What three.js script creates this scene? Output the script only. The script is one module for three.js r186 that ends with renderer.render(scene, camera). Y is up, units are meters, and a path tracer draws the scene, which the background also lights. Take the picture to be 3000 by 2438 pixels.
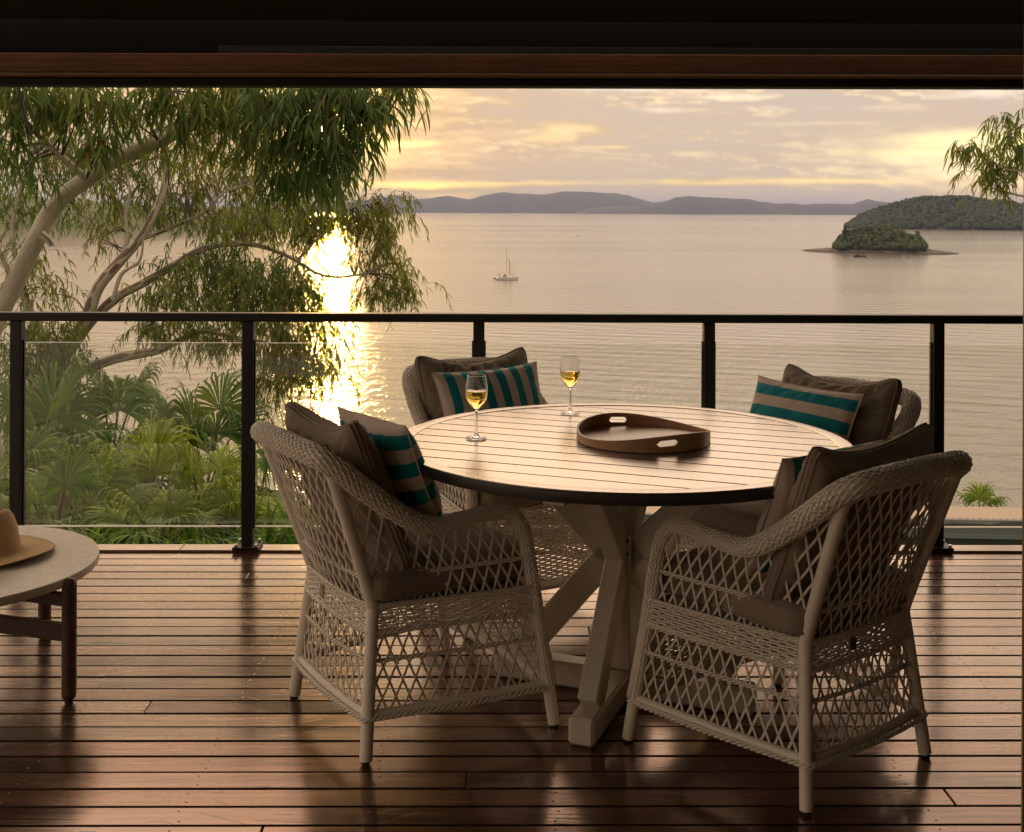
import * as THREE from 'three';

// ---------------------------------------------------------------- camera, light, exposure
const scene = new THREE.Scene();
const EYE = 1.45, F = 3482, CX = 1500, CY = 615, YAW = -0.0102, ROLL = 0.0039;
const camera = new THREE.PerspectiveCamera(2 * Math.atan(1219 / F) * 180 / Math.PI, 1024 / 832, 0.05, 60000);
camera.rotation.order = 'YXZ';
camera.position.set(0, EYE, 0);
camera.rotation.set(0, YAW, ROLL);
camera.setViewOffset(3000, 2438, 0, 604, 3000, 2438);        // a shifted lens: uprights stay upright
camera.updateMatrixWorld(true);
const renderer = new THREE.WebGLRenderer({ antialias: true });
renderer.toneMapping = THREE.LinearToneMapping;
renderer.toneMappingExposure = 1.5;
renderer.shadowMap.enabled = true;

const SUN_AZ = -0.1423, SUN_EL = 0.071;
const sunDir = new THREE.Vector3(Math.sin(SUN_AZ) * Math.cos(SUN_EL), Math.sin(SUN_EL), -Math.cos(SUN_AZ) * Math.cos(SUN_EL));
const sun = new THREE.DirectionalLight(new THREE.Color().setRGB(1, 0.55, 0.16), 0.5);
sun.name = 'sun';
sun.position.copy(sunDir).multiplyScalar(60);
sun.castShadow = true;
sun.shadow.radius = 2.5;
sun.shadow.mapSize.set(4096, 4096);
Object.assign(sun.shadow.camera, { left: -12, right: 12, top: 12, bottom: -12, near: 1, far: 140 });
scene.add(sun, sun.target);

// ---------------------------------------------------------------- small tools
let seed = 7;
function reseed(s) { seed = s >>> 0; }
function rnd() { seed = (seed + 0x6d2b79f5) | 0; let t = Math.imul(seed ^ (seed >>> 15), 1 | seed); t = (t + Math.imul(t ^ (t >>> 7), 61 | t)) ^ t; return ((t ^ (t >>> 14)) >>> 0) / 4294967296; }
const rr = (a, b) => a + (b - a) * rnd();
const V = (x, y, z) => new THREE.Vector3(x, y, z);
const lerp = (a, b, t) => a + (b - a) * t;
const clamp = (x, a, b) => Math.min(b, Math.max(a, x));
const sstep = (x, a, b) => { const t = clamp((x - a) / (b - a), 0, 1); return t * t * (3 - 2 * t); };
const RGB = (r, g, b) => new THREE.Color().setRGB(r, g, b);
function hash2(x, y) { let h = Math.imul(x | 0, 374761393) + Math.imul(y | 0, 668265263); h = Math.imul(h ^ (h >>> 13), 1274126177); return ((h ^ (h >>> 16)) >>> 0) / 4294967296; }
function vnoise(x, y, px = 0, py = 0) {
  const ix = Math.floor(x), iy = Math.floor(y), fx = x - ix, fy = y - iy, u = fx * fx * (3 - 2 * fx), v = fy * fy * (3 - 2 * fy);
  const wx = px ? (i) => ((i % px) + px) % px : (i) => i, wy = py ? (i) => ((i % py) + py) % py : (i) => i;
  const a = hash2(wx(ix), wy(iy)), b = hash2(wx(ix + 1), wy(iy)), c = hash2(wx(ix), wy(iy + 1)), d = hash2(wx(ix + 1), wy(iy + 1));
  return lerp(lerp(a, b, u), lerp(c, d, u), v);
}
function fbm(x, y, oct = 4, px = 0, py = 0) { let s = 0, a = 0.5, t = 0; for (let i = 0; i < oct; i++) { s += a * vnoise(x, y, px, py); t += a; x *= 2; y *= 2; px *= 2; py *= 2; a *= 0.5; } return s / t; }

// a point from its bearing in the photograph (3000 x 2438) and its distance along the view axis
function at(u, v, d) { return V((u - CX) / F * d, -(v - CY) / F * d, -d).applyMatrix4(camera.matrixWorld); }
const K = 3000 / 2136;
const ad = (x, y, d) => at(x * K, y * K, d);
// a floor point measured across and along the view axis
function fl(x, d, y = 0) { const p = V(x, 0, -d).applyAxisAngle(V(0, 1, 0), YAW); p.y = y; return p; }

const used = new Map();
function numbered(name) { const n = used.get(name) ?? 0; used.set(name, n + 1); return n ? name + '_' + String(n).padStart(3, '0') : name; }
function tag(o, label, category, group, kind) {
  o.userData.label = label;
  if (category) o.userData.category = category;
  if (group) o.userData.group = group;
  if (kind) o.userData.kind = kind;
  return o;
}
function shade(o) { o.traverse((m) => { if (m.isMesh) { m.castShadow = true; m.receiveShadow = true; } }); return o; }
function thing(name, pos, turn, label, category, group) {
  const o = new THREE.Group();
  o.name = numbered(name);
  o.position.copy(pos);
  o.rotation.y = turn || 0;
  scene.add(o);
  return tag(o, label, category, group);
}
function part(name, geo, mat, parent, kind) {
  const m = new THREE.Mesh(geo, mat);
  m.name = name;
  m.castShadow = m.receiveShadow = true;
  if (kind) m.userData.kind = kind;
  parent.add(m);
  return m;
}
function solo(name, geo, mat, label, category, group, kind) { const m = part(numbered(name), geo, mat, scene); return tag(m, label, category, group, kind); }

// collects triangles of one mesh
class MB {
  constructor(colored = false) { this.p = []; this.n = []; this.uv = []; this.c = colored ? [] : null; this.i = []; this.col = [1, 1, 1]; }
  v(x, y, z, nx, ny, nz, u = 0, w = 0) { this.p.push(x, y, z); this.n.push(nx, ny, nz); this.uv.push(u, w); if (this.c) this.c.push(...this.col); return this.p.length / 3 - 1; }
  tri(a, b, c) { this.i.push(a, b, c); }
  quad(a, b, c, d) { this.i.push(a, b, c, a, c, d); }
  // flat face through given points (in order)
  face(pts, us) {
    const e1 = pts[1].clone().sub(pts[0]), e2 = pts[2].clone().sub(pts[0]), n = e1.cross(e2).normalize(), id = pts.map((p, k) => this.v(p.x, p.y, p.z, n.x, n.y, n.z, us ? us[k][0] : p.x, us ? us[k][1] : p.z));
    for (let k = 1; k < id.length - 1; k++) this.tri(id[0], id[k], id[k + 1]);
  }
  tube(pts, rad, sides = 6, o = {}) {
    const N = pts.length, R = typeof rad === 'function' ? rad : () => rad;
    let t = V(0, 0, 0), nrm = null, len = 0, first = -1;
    for (let k = 0; k < N; k++) {
      const t2 = (k < N - 1 ? pts[k + 1].clone() : pts[k].clone()).sub(k > 0 ? pts[k - 1] : pts[k]).normalize();
      if (!nrm) { nrm = Math.abs(t2.y) < 0.9 ? V(0, 1, 0) : V(1, 0, 0); nrm.sub(t2.clone().multiplyScalar(nrm.dot(t2))).normalize(); }
      else { const ax = t.clone().cross(t2), s = ax.length(); if (s > 1e-6) nrm.applyAxisAngle(ax.normalize(), Math.asin(clamp(s, -1, 1))); nrm.sub(t2.clone().multiplyScalar(nrm.dot(t2))).normalize(); }
      t = t2;
      if (k) len += pts[k].distanceTo(pts[k - 1]);
      const b = t.clone().cross(nrm);
      const a0 = o.phase || 0;
      for (let s = 0; s <= sides; s++) {
        const a = a0 + s / sides * Math.PI * 2, c = Math.cos(a), d = Math.sin(a), x = nrm.x * c + b.x * d, y = nrm.y * c + b.y * d, z = nrm.z * c + b.z * d, r = R(k / (N - 1), a, len);
        const id = this.v(pts[k].x + x * r, pts[k].y + y * r, pts[k].z + z * r, x, y, z, len, s / sides);
        if (first < 0) first = id;
        if (k && s) this.quad(id - sides - 2, id - sides - 1, id, id - 1);
      }
    }
    if (o.caps !== false && !o.open) for (const e of [0, N - 1]) {
      const tt = (e ? pts[N - 1].clone().sub(pts[N - 2]) : pts[0].clone().sub(pts[1])).normalize(), c = this.v(pts[e].x, pts[e].y, pts[e].z, tt.x, tt.y, tt.z), q = [];
      for (let s = 0; s < sides; s++) { const k3 = (first + e * (sides + 1) + s) * 3; q.push(this.v(this.p[k3], this.p[k3 + 1], this.p[k3 + 2], tt.x, tt.y, tt.z)); }
      for (let s = 0; s < sides; s++) e ? this.tri(c, q[s], q[(s + 1) % sides]) : this.tri(c, q[(s + 1) % sides], q[s]);
    }
    return this;
  }
  // box with chamfered edges
  box(cx, cy, cz, w, h, d, c = 0.002, m4 = null, uo = [0, 0]) {
    const W = w / 2, H = h / 2, D = d / 2, P = (sx, sy, sz, a) => { const q = V(sx * (a === 0 ? W : W - c), sy * (a === 1 ? H : H - c), sz * (a === 2 ? D : D - c)); return q; };
    const out = (pts) => {
      const n = pts[1].clone().sub(pts[0]).cross(pts[2].clone().sub(pts[0])), mid = pts.reduce((s, p) => s.add(p), V(0, 0, 0));
      if (n.dot(mid) < 0) pts.reverse();
      const nn = pts[1].clone().sub(pts[0]).cross(pts[2].clone().sub(pts[0])).normalize();
      const us = pts.map((p) => Math.abs(nn.y) > 0.6 ? [p.x + uo[0], p.z + uo[1]] : Math.abs(nn.z) > 0.6 ? [p.x + uo[0], p.y + uo[1]] : [p.z + uo[0], p.y + uo[1]]);
      for (const p of pts) { p.x += cx; p.y += cy; p.z += cz; if (m4) p.applyMatrix4(m4); }
      this.face(pts, us);
    };
    for (const s of [-1, 1]) {
      out([P(s, -1, -1, 0), P(s, 1, -1, 0), P(s, 1, 1, 0), P(s, -1, 1, 0)]);
      out([P(-1, s, -1, 1), P(1, s, -1, 1), P(1, s, 1, 1), P(-1, s, 1, 1)]);
      out([P(-1, -1, s, 2), P(1, -1, s, 2), P(1, 1, s, 2), P(-1, 1, s, 2)]);
      if (c > 0) for (const q of [-1, 1]) {
        out([P(-1, s, q, 1), P(1, s, q, 1), P(1, s, q, 2), P(-1, s, q, 2)]);
        out([P(s, -1, q, 0), P(s, 1, q, 0), P(s, 1, q, 2), P(s, -1, q, 2)]);
        out([P(s, q, -1, 0), P(s, q, 1, 0), P(s, q, 1, 1), P(s, q, -1, 1)]);
        for (const r of [-1, 1]) out([P(s, q, r, 0), P(s, q, r, 1), P(s, q, r, 2)]);
      }
    }
    return this;
  }
  // a narrow blade along points; width function, side direction taken across the blade
  blade(pts, w, side) {
    let last = -1;
    for (let k = 0; k < pts.length; k++) {
      const t = (k < pts.length - 1 ? pts[k + 1].clone() : pts[k].clone()).sub(k ? pts[k - 1] : pts[k]).normalize();
      const s = side.clone().sub(t.clone().multiplyScalar(side.dot(t))).normalize(), n = s.clone().cross(t), ww = w(k / (pts.length - 1));
      const a = this.v(pts[k].x - s.x * ww, pts[k].y - s.y * ww, pts[k].z - s.z * ww, n.x, n.y, n.z, 0, k), b = this.v(pts[k].x + s.x * ww, pts[k].y + s.y * ww, pts[k].z + s.z * ww, n.x, n.y, n.z, 1, k);
      if (last >= 0) this.quad(last, last + 1, b, a);
      last = a;
    }
  }
  geo() {
    const P = this.p, N = this.n, I = this.i;
    for (let k = 0; k < I.length; k += 3) {          // wind every face the way its normals point
      const a = I[k] * 3, b = I[k + 1] * 3, c = I[k + 2] * 3, x1 = P[b] - P[a], y1 = P[b + 1] - P[a + 1], z1 = P[b + 2] - P[a + 2], x2 = P[c] - P[a], y2 = P[c + 1] - P[a + 1], z2 = P[c + 2] - P[a + 2];
      if ((y1 * z2 - z1 * y2) * (N[a] + N[b] + N[c]) + (z1 * x2 - x1 * z2) * (N[a + 1] + N[b + 1] + N[c + 1]) + (x1 * y2 - y1 * x2) * (N[a + 2] + N[b + 2] + N[c + 2]) < 0) { const t = I[k + 1]; I[k + 1] = I[k + 2]; I[k + 2] = t; }
    }
    const g = new THREE.BufferGeometry();
    g.setAttribute('position', new THREE.Float32BufferAttribute(this.p, 3));
    g.setAttribute('normal', new THREE.Float32BufferAttribute(this.n, 3));
    g.setAttribute('uv', new THREE.Float32BufferAttribute(this.uv, 2));
    if (this.c) g.setAttribute('color', new THREE.Float32BufferAttribute(this.c, 3));
    g.setIndex(this.i);
    return g;
  }
}
const curve = (pts, n, tension = 0.5) => new THREE.CatmullRomCurve3(pts, false, 'centripetal', tension).getSpacedPoints(n);
const boxGeo = (w, h, d, c, m4, uo) => new MB().box(0, 0, 0, w, h, d, c, m4, uo).geo();
function lathe(prof, seg = 48) {
  let area = 0;
  prof.forEach(([r, y], k) => { const [r2, y2] = prof[(k + 1) % prof.length]; area += r * y2 - r2 * y; });
  return new THREE.LatheGeometry((area < 0 ? prof.slice().reverse() : prof).map(([r, y]) => new THREE.Vector2(r, y)), seg);
}

function tex(w, h, f, srgb = false, rep = true) {
  const d = new Uint8Array(w * h * 4);
  for (let y = 0; y < h; y++) for (let x = 0; x < w; x++) { const c = f(x, y), o = (y * w + x) * 4; for (let k = 0; k < 3; k++) d[o + k] = clamp(Math.round(255 * (c.length ? c[k] : c)), 0, 255); d[o + 3] = 255; }
  const t = new THREE.DataTexture(d, w, h);
  t.wrapS = t.wrapT = rep ? THREE.RepeatWrapping : THREE.ClampToEdgeWrapping;
  t.magFilter = THREE.LinearFilter; t.minFilter = THREE.LinearFilter;
  if (srgb) t.colorSpace = THREE.SRGBColorSpace;
  t.needsUpdate = true;
  return t;
}
const rep = (t, x, y) => { const c = t.clone(); c.repeat.set(x, y); c.needsUpdate = true; return c; };
const std = (o) => new THREE.MeshStandardMaterial(o);
const phy = (o) => new THREE.MeshPhysicalMaterial(o);
const s2l = (c) => c.map((x) => (x /= 255) <= 0.04045 ? x / 12.92 : ((x + 0.055) / 1.055) ** 2.4);

// ---------------------------------------------------------------- sky: evening cloud sheet, glow round the low sun
{
  const W = 4096, H = 2048, data = new Float32Array(W * H * 4);
  const az = (u) => (u - CX) / F + 0.0102, el = (v) => (CY - v) / F;
  // breaks in the cloud: bearing, height, half length, half height, strength, colour
  const gap = (x, y, rx, ry, s, c, soft = 1) => ({ a: az(x * K), e: el(y * K), rx: rx * K / F, ry: ry * K / F, s, c, soft });
  const GAPS = [
    gap(1700, 378, 300, 5, 0.75, [1.02, 0.72, 0.25]), gap(1540, 382, 140, 4, 0.5, [1.0, 0.7, 0.3]), gap(2010, 335, 210, 42, 0.95, [0.98, 0.75, 0.42]), gap(2060, 300, 150, 12, 1.2, [1.05, 0.86, 0.42]),
    gap(1900, 322, 110, 6, 1.0, [1.05, 0.8, 0.4]), gap(1960, 285, 60, 5, 0.5, [1.0, 0.8, 0.45]), gap(2110, 385, 170, 24, 0.7, [0.95, 0.66, 0.34]), gap(1620, 262, 170, 4, 0.4, [0.95, 0.75, 0.5]),
    gap(1190, 270, 70, 16, 0.5, [1.0, 0.70, 0.36]), gap(1150, 290, 40, 8, 0.5, [1.0, 0.66, 0.3]), gap(1275, 306, 50, 3, 0.5, [1.0, 0.70, 0.34]), gap(1370, 231, 60, 5, 0.4, [0.95, 0.78, 0.6]),
    gap(820, 301, 50, 3.4, 2.2, [1.5, 1.0, 0.35]), gap(880, 388, 110, 5, 1.0, [1.3, 0.86, 0.25]), gap(940, 383, 200, 3, 0.7, [1.2, 0.8, 0.3]), gap(1150, 380, 70, 3, 0.4, [1.0, 0.7, 0.3]), gap(940, 410, 60, 8, 0.5, [1.1, 0.7, 0.25]),
    gap(1300, 185, 130, 6, 0.3, [0.95, 0.85, 0.7]), gap(2100, 190, 100, 20, 0.45, [0.86, 0.83, 0.80]), gap(1700, 230, 130, 5, 0.35, [0.92, 0.76, 0.58]), gap(1560, 205, 110, 5, 0.35, [0.92, 0.76, 0.58]), gap(1990, 210, 90, 5, 0.35, [0.92, 0.76, 0.58]),
  ];
  for (let row = 0; row < H; row++) {
    const e = ((row + 0.5) / H - 0.5) * Math.PI, te = Math.tan(Math.max(e, 0)), y = Math.sin(e);
    for (let col = 0; col < W; col++) {
      const ph = ((col + 0.5) / W - 0.5) * 2 * Math.PI, x = Math.cos(ph) * Math.cos(e), z = Math.sin(ph) * Math.cos(e), o = (row * W + col) * 4;
      data[o + 3] = 1;
      if (e < -0.02) { data[o] = 0.30; data[o + 1] = 0.25; data[o + 2] = 0.20; continue; }
      const a = Math.atan2(x, -z);
      // clear air behind the clouds
      const dotS = clamp(x * sunDir.x + y * sunDir.y + z * sunDir.z, -1, 1), ds = Math.acos(dotS);
      const hi = sstep(e, 0.1, 1.3), front = 0.5 + 0.5 * Math.cos(a - SUN_AZ);
      let c = [lerp(0.84, 0.5, hi), lerp(0.66, 0.5, hi), lerp(0.47, 0.52, hi)];
      const low = 1 - sstep(e, 0.0, 0.10);
      c = [c[0] + 0.04 * low, c[1] - 0.06 * low, c[2] - 0.10 * low];
      // cloud sheet seen in perspective
      const k = 1 / (te + 0.075), px = Math.sin(a) * k, pz = Math.cos(a) * k;
      const wx = px + 0.5 * (fbm(px * 0.9 + 40, pz * 0.9, 2) - 0.5);
      const n1 = fbm(wx * 1.15 + 13.1, pz * 1.7 + 5.2, e < 0.5 ? 6 : 4), n2 = fbm(wx * 3.1 + 3.7, pz * 5.5 + 8.1, e < 0.5 ? 5 : 3);
      const n = 0.62 * n1 + 0.38 * n2;
      const cov = sstep(n, 0.36, 0.50), thick = sstep(n, 0.42, 0.62), edge = cov * (1 - thick);
      const hb = sstep(e, 0.06, 0.24), top = sstep(e, 0.5, 1.4);  // higher sky, out of view, brightened to light the deck and table
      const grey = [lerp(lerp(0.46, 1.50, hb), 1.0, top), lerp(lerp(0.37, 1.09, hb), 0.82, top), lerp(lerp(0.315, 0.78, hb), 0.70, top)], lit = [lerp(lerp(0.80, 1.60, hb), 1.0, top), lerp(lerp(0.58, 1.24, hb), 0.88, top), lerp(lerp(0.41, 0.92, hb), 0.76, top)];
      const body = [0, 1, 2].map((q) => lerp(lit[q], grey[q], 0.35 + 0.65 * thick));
      const mask = 0.92 * cov;
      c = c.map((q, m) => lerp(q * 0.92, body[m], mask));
      // low band of haze over the far hills
      const hz = Math.exp(-e / 0.012);
      c = [lerp(c[0], 0.56, 0.6 * hz), lerp(c[1], 0.44, 0.6 * hz), lerp(c[2], 0.36, 0.6 * hz)];
      if (Math.abs(a) < 1.2 && e < 0.34) {
        // the near-level cloud sheet: mauve body, thin lit edges drawn out sideways
        const w1 = fbm(a * 9 + 2, e * 30 + 7, 5) - 0.5, w2 = fbm(a * 40 + 31, e * 120 + 3, 4) - 0.5, slope = e + 0.05 * a;
        const body2 = fbm(a * 12 + w1 * 0.8, slope * 100 + w1 * 1.4, 6), fine = fbm(a * 50 + w2 * 1.2, slope * 330 + w2 * 2, 4), big = fbm(a * 3.2 + 9, e * 18 + 4, 3);
        const ridge = 1 - Math.abs(2 * fbm(a * 27 + 17 + w2 * 0.8, slope * 200 + w1 * 1.2 + 11, 5) - 1);
        const left = sstep(a, 0.14, -0.12), m0 = 0.66 * body2 + 0.34 * fine, d = sstep(m0, 0.40, 0.59);
        let q = [lerp(0.80, 0.37, d), lerp(0.615, 0.315, d), lerp(0.48, 0.290, d)];
        q = [lerp(q[0], q[0] * 1.18 + 0.03, left), lerp(q[1], q[1] * 1.02, left), lerp(q[2], q[2] * 0.90, left)];
        const hl = sstep(ridge, 0.72, 0.97) * sstep(body2, 0.60, 0.43) * sstep(fine, 0.32, 0.58) * (0.35 + 0.65 * sstep(big, 0.35, 0.6));
        q = [lerp(q[0], 1.45, 0.85 * hl), lerp(q[1], 1.10, 0.85 * hl), lerp(q[2], 0.68, 0.85 * hl)];
        const up = sstep(e, 0.07, 0.17); q = [q[0] * lerp(1, 1.25, up), q[1] * lerp(1, 1.25, up), q[2] * lerp(1, 1.25, up)];
        const hz2 = Math.exp(-Math.max(e, 0) / 0.010); q = [lerp(q[0], 0.64, 0.7 * hz2), lerp(q[1], 0.49, 0.7 * hz2), lerp(q[2], 0.42, 0.7 * hz2)];
        const blend = (1 - sstep(e, 0.11, 0.30)) * (1 - sstep(Math.abs(a), 0.7, 1.15));
        c = c.map((t, m) => lerp(t, q[m], blend));
        for (const g of GAPS) {
          const dx = (a - g.a) / g.rx + w2 * 0.9, dy = (e - g.e) / g.ry + w1 * 0.9 + (fine - 0.5) * 1.5, k2 = dx * dx + dy * dy;
          if (k2 > 9) continue;
          const s = 1.4 * g.s * Math.exp(-k2 * 0.8) * (0.55 + 0.9 * fine), w = Math.min(1, s);
          c = c.map((t, m) => lerp(t, Math.max(t, 1.7 * g.c[m]), w) + Math.max(0, s - 1) * g.c[m] * 0.5);
        }
      }
      // glow of the veiled sun
      const veil = 0.55 + 0.9 * n1;
      const g1 = 0.62 * Math.exp(-ds / 0.10) * veil, g2 = 1.0 * Math.exp(-((ds / 0.065) ** 2)), g3 = 26 * Math.exp(-((ds / 0.014) ** 2)), g4 = 0.16 * Math.exp(-ds / 0.5);
      c = [c[0] + g1 * 0.86 + g2 + g3 + g4, c[1] + g1 * 0.42 + g2 * 0.66 + g3 * 0.8 + g4 * 0.75, c[2] * (1 - 0.35 * Math.exp(-ds / 0.14)) + g1 * 0.06 + g2 * 0.18 + g3 * 0.4 + g4 * 0.5];
      const da = Math.atan2(Math.sin(a - SUN_AZ), Math.cos(a - SUN_AZ)), dim = lerp(0.55, 1, front) * lerp(0.54, lerp(0.92, 1.36, Math.exp(-((da / 0.75) ** 2))), sstep(e, 0.07, 0.26));  // unseen upper sky boosted further towards the sun side, as added fill
      data[o] = c[0] * dim; data[o + 1] = c[1] * dim; data[o + 2] = c[2] * dim;
    }
  }
  const sky = new THREE.DataTexture(data, W, H, THREE.RGBAFormat, THREE.FloatType);
  sky.mapping = THREE.EquirectangularReflectionMapping;
  sky.magFilter = sky.minFilter = THREE.LinearFilter;
  sky.needsUpdate = true;
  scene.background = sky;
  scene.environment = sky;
}

// ---------------------------------------------------------------- surfaces
const T = {};
// wood: u along the grain (2 m), v across (0.5 m)
{
  const W = 1024, H = 256, g = new Float32Array(W * H), sc = new Float32Array(W * H);
  for (let y = 0; y < H; y++) for (let x = 0; x < W; x++) {
    const u = x / W, v = y / H, w = 0.25 * fbm(u * 4, v * 8, 3, 4, 8);
    g[y * W + x] = 0.55 * fbm(u * 6, (v + w * 0.1) * 64, 4, 6, 64) + 0.45 * fbm(u * 24, v * 128, 3, 24, 128);
  }
  reseed(11);
  for (let k = 0; k < 260; k++) {          // scratches, dents and open pores
    const long = rnd() < 0.35; let x = rnd() * W, y = rnd() * H; const a = long ? rr(-0.6, 0.6) : rr(-0.12, 0.12), L = long ? rr(10, 70) : rr(4, 26), s = rr(0.25, 0.8);
    for (let t = 0; t < L; t++) { const ix = ((x | 0) % W + W) % W, iy = ((y | 0) % H + H) % H; sc[iy * W + ix] = Math.max(sc[iy * W + ix], s); x += Math.cos(a); y += Math.sin(a) * (long ? 1 : 0.6); }
  }
  const pick = (f, srgb) => tex(W, H, (x, y) => f(g[y * W + x], sc[y * W + x], fbm(x / W * 5, y / H * 3, 3, 5, 3)), srgb);
  T.wood = pick((n, s, b) => { const k = lerp(0.62, 1.2, n) * (1 - 0.45 * s) * lerp(0.85, 1.1, b); return [0.86 * k, 0.80 * k, 0.74 * k]; }, true);
  T.woodRough = pick((n, s, b) => clamp(0.55 + 0.34 * (n - 0.5) + 0.28 * s + 0.45 * (b - 0.5), 0, 1));
  T.woodBump = pick((n, s) => 0.6 + 0.4 * (n - 0.5) - 0.5 * s);
}
T.weave = tex(128, 128, (x, y) => { const a = Math.sin(x / 128 * Math.PI * 16), b = Math.sin(y / 128 * Math.PI * 16), c = ((x >> 3) + (y >> 3)) & 1; return 0.5 + 0.28 * (c ? Math.abs(a) : Math.abs(b)); });
T.fabric = tex(256, 256, (x, y) => { const a = Math.sin(x / 256 * Math.PI * 128), b = Math.sin(y / 256 * Math.PI * 128); return 0.5 + 0.2 * a * b + 0.3 * (hash2(x, y) - 0.5); });
T.speck = tex(512, 512, (x, y) => { const n = fbm(x / 14, y / 14, 3, 0, 0), h = hash2(x >> 1, y >> 1), d = vnoise(x / 5, y / 2.2); return h > 0.985 && d > 0.5 ? [0.42, 0.34, 0.26] : d > 0.94 ? [0.5, 0.43, 0.34] : (0.80 + 0.12 * (n - 0.5)); }, true);
T.grain = tex(256, 256, (x, y) => 0.5 + 0.5 * (fbm(x / 256 * 32, y / 256 * 32, 4, 32, 32) - 0.5) + 0.15 * (hash2(x, y) - 0.5));
T.braid = tex(128, 64, (x, y) => { const u = x / 128 * 8, v = y / 64 * 12, s = (Math.floor(v) & 1) ? 1 : -1, q = (u + s * 0.5 * (v % 1) + 100) % 1; return 0.35 + 0.6 * Math.sin(q * Math.PI) * Math.sin((v % 1) * Math.PI) ** 0.5; });

const M = {};
M.deck = [0, 1, 2, 3].map((k) => {
  const c = [[0.150, 0.055, 0.034], [0.170, 0.066, 0.042], [0.128, 0.046, 0.030], [0.160, 0.070, 0.048]][k];
  return phy({ name: 'oiled_deck_board', color: RGB(c[0] * 2.4, c[1] * 3.7, c[2] * 4.0), map: rep(T.wood, 0.5, 2), roughnessMap: rep(T.woodRough, 0.5, 2), roughness: 0.40, bumpMap: rep(T.woodBump, 0.5, 2), bumpScale: 0.0008, metalness: 0.72, ior: 1.7, clearcoat: 0.45, clearcoatRoughness: 0.22 });
});
M.beam = std({ name: 'stained_beam', color: RGB(0.36, 0.19, 0.10), map: rep(T.wood, 0.5, 2), roughness: 0.6, bumpMap: rep(T.woodBump, 0.5, 2), bumpScale: 0.001 });
M.dark = std({ name: 'dark_paint', color: RGB(0.012, 0.011, 0.010), roughness: 0.7, bumpMap: rep(T.grain, 3, 3), bumpScale: 0.0005 });
M.black = std({ name: 'black_powder_coat', color: RGB(0.006, 0.006, 0.006), roughness: 0.5 });
M.ceil = std({ name: 'dark_ceiling', color: RGB(0.0015, 0.0015, 0.0015), roughness: 0.9 });
M.wall = std({ name: 'warm_plaster', color: RGB(0.46, 0.37, 0.27), roughness: 0.9, bumpMap: rep(T.grain, 2, 2), bumpScale: 0.001 });
M.joist = std({ name: 'deck_framing', color: RGB(0.03, 0.022, 0.018), roughness: 0.9 });
M.steel = std({ name: 'stainless_steel', color: RGB(0.62, 0.60, 0.56), metalness: 1, roughness: 0.3 });
T.smear = tex(512, 512, (x, y) => { const h = y / 512 * 0.777, n = fbm(x / 512 * 6, y / 512 * 6, 5, 6, 6), sp = vnoise(x / 512 * 90, y / 512 * 90, 90, 90), low = Math.exp(-h / 0.03) * sstep(fbm(x / 512 * 9 + 3, y / 512 * 40, 4, 9, 40), 0.46, 0.62); return Math.max(0.08 * sstep(n, 0.45, 0.75), sp > 0.96 ? 0.4 : 0, 0.34 * low); });
M.pane = phy({ name: 'clear_glass', color: RGB(0.96, 0.965, 0.945), transmission: 1, thickness: 0, roughness: 1, roughnessMap: T.smear, ior: 1.5 });
M.paneEdge = phy({ name: 'ground_glass_edge', color: RGB(0.98, 0.98, 0.95), transmission: 0.75, thickness: 0, roughness: 0.7 });

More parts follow.
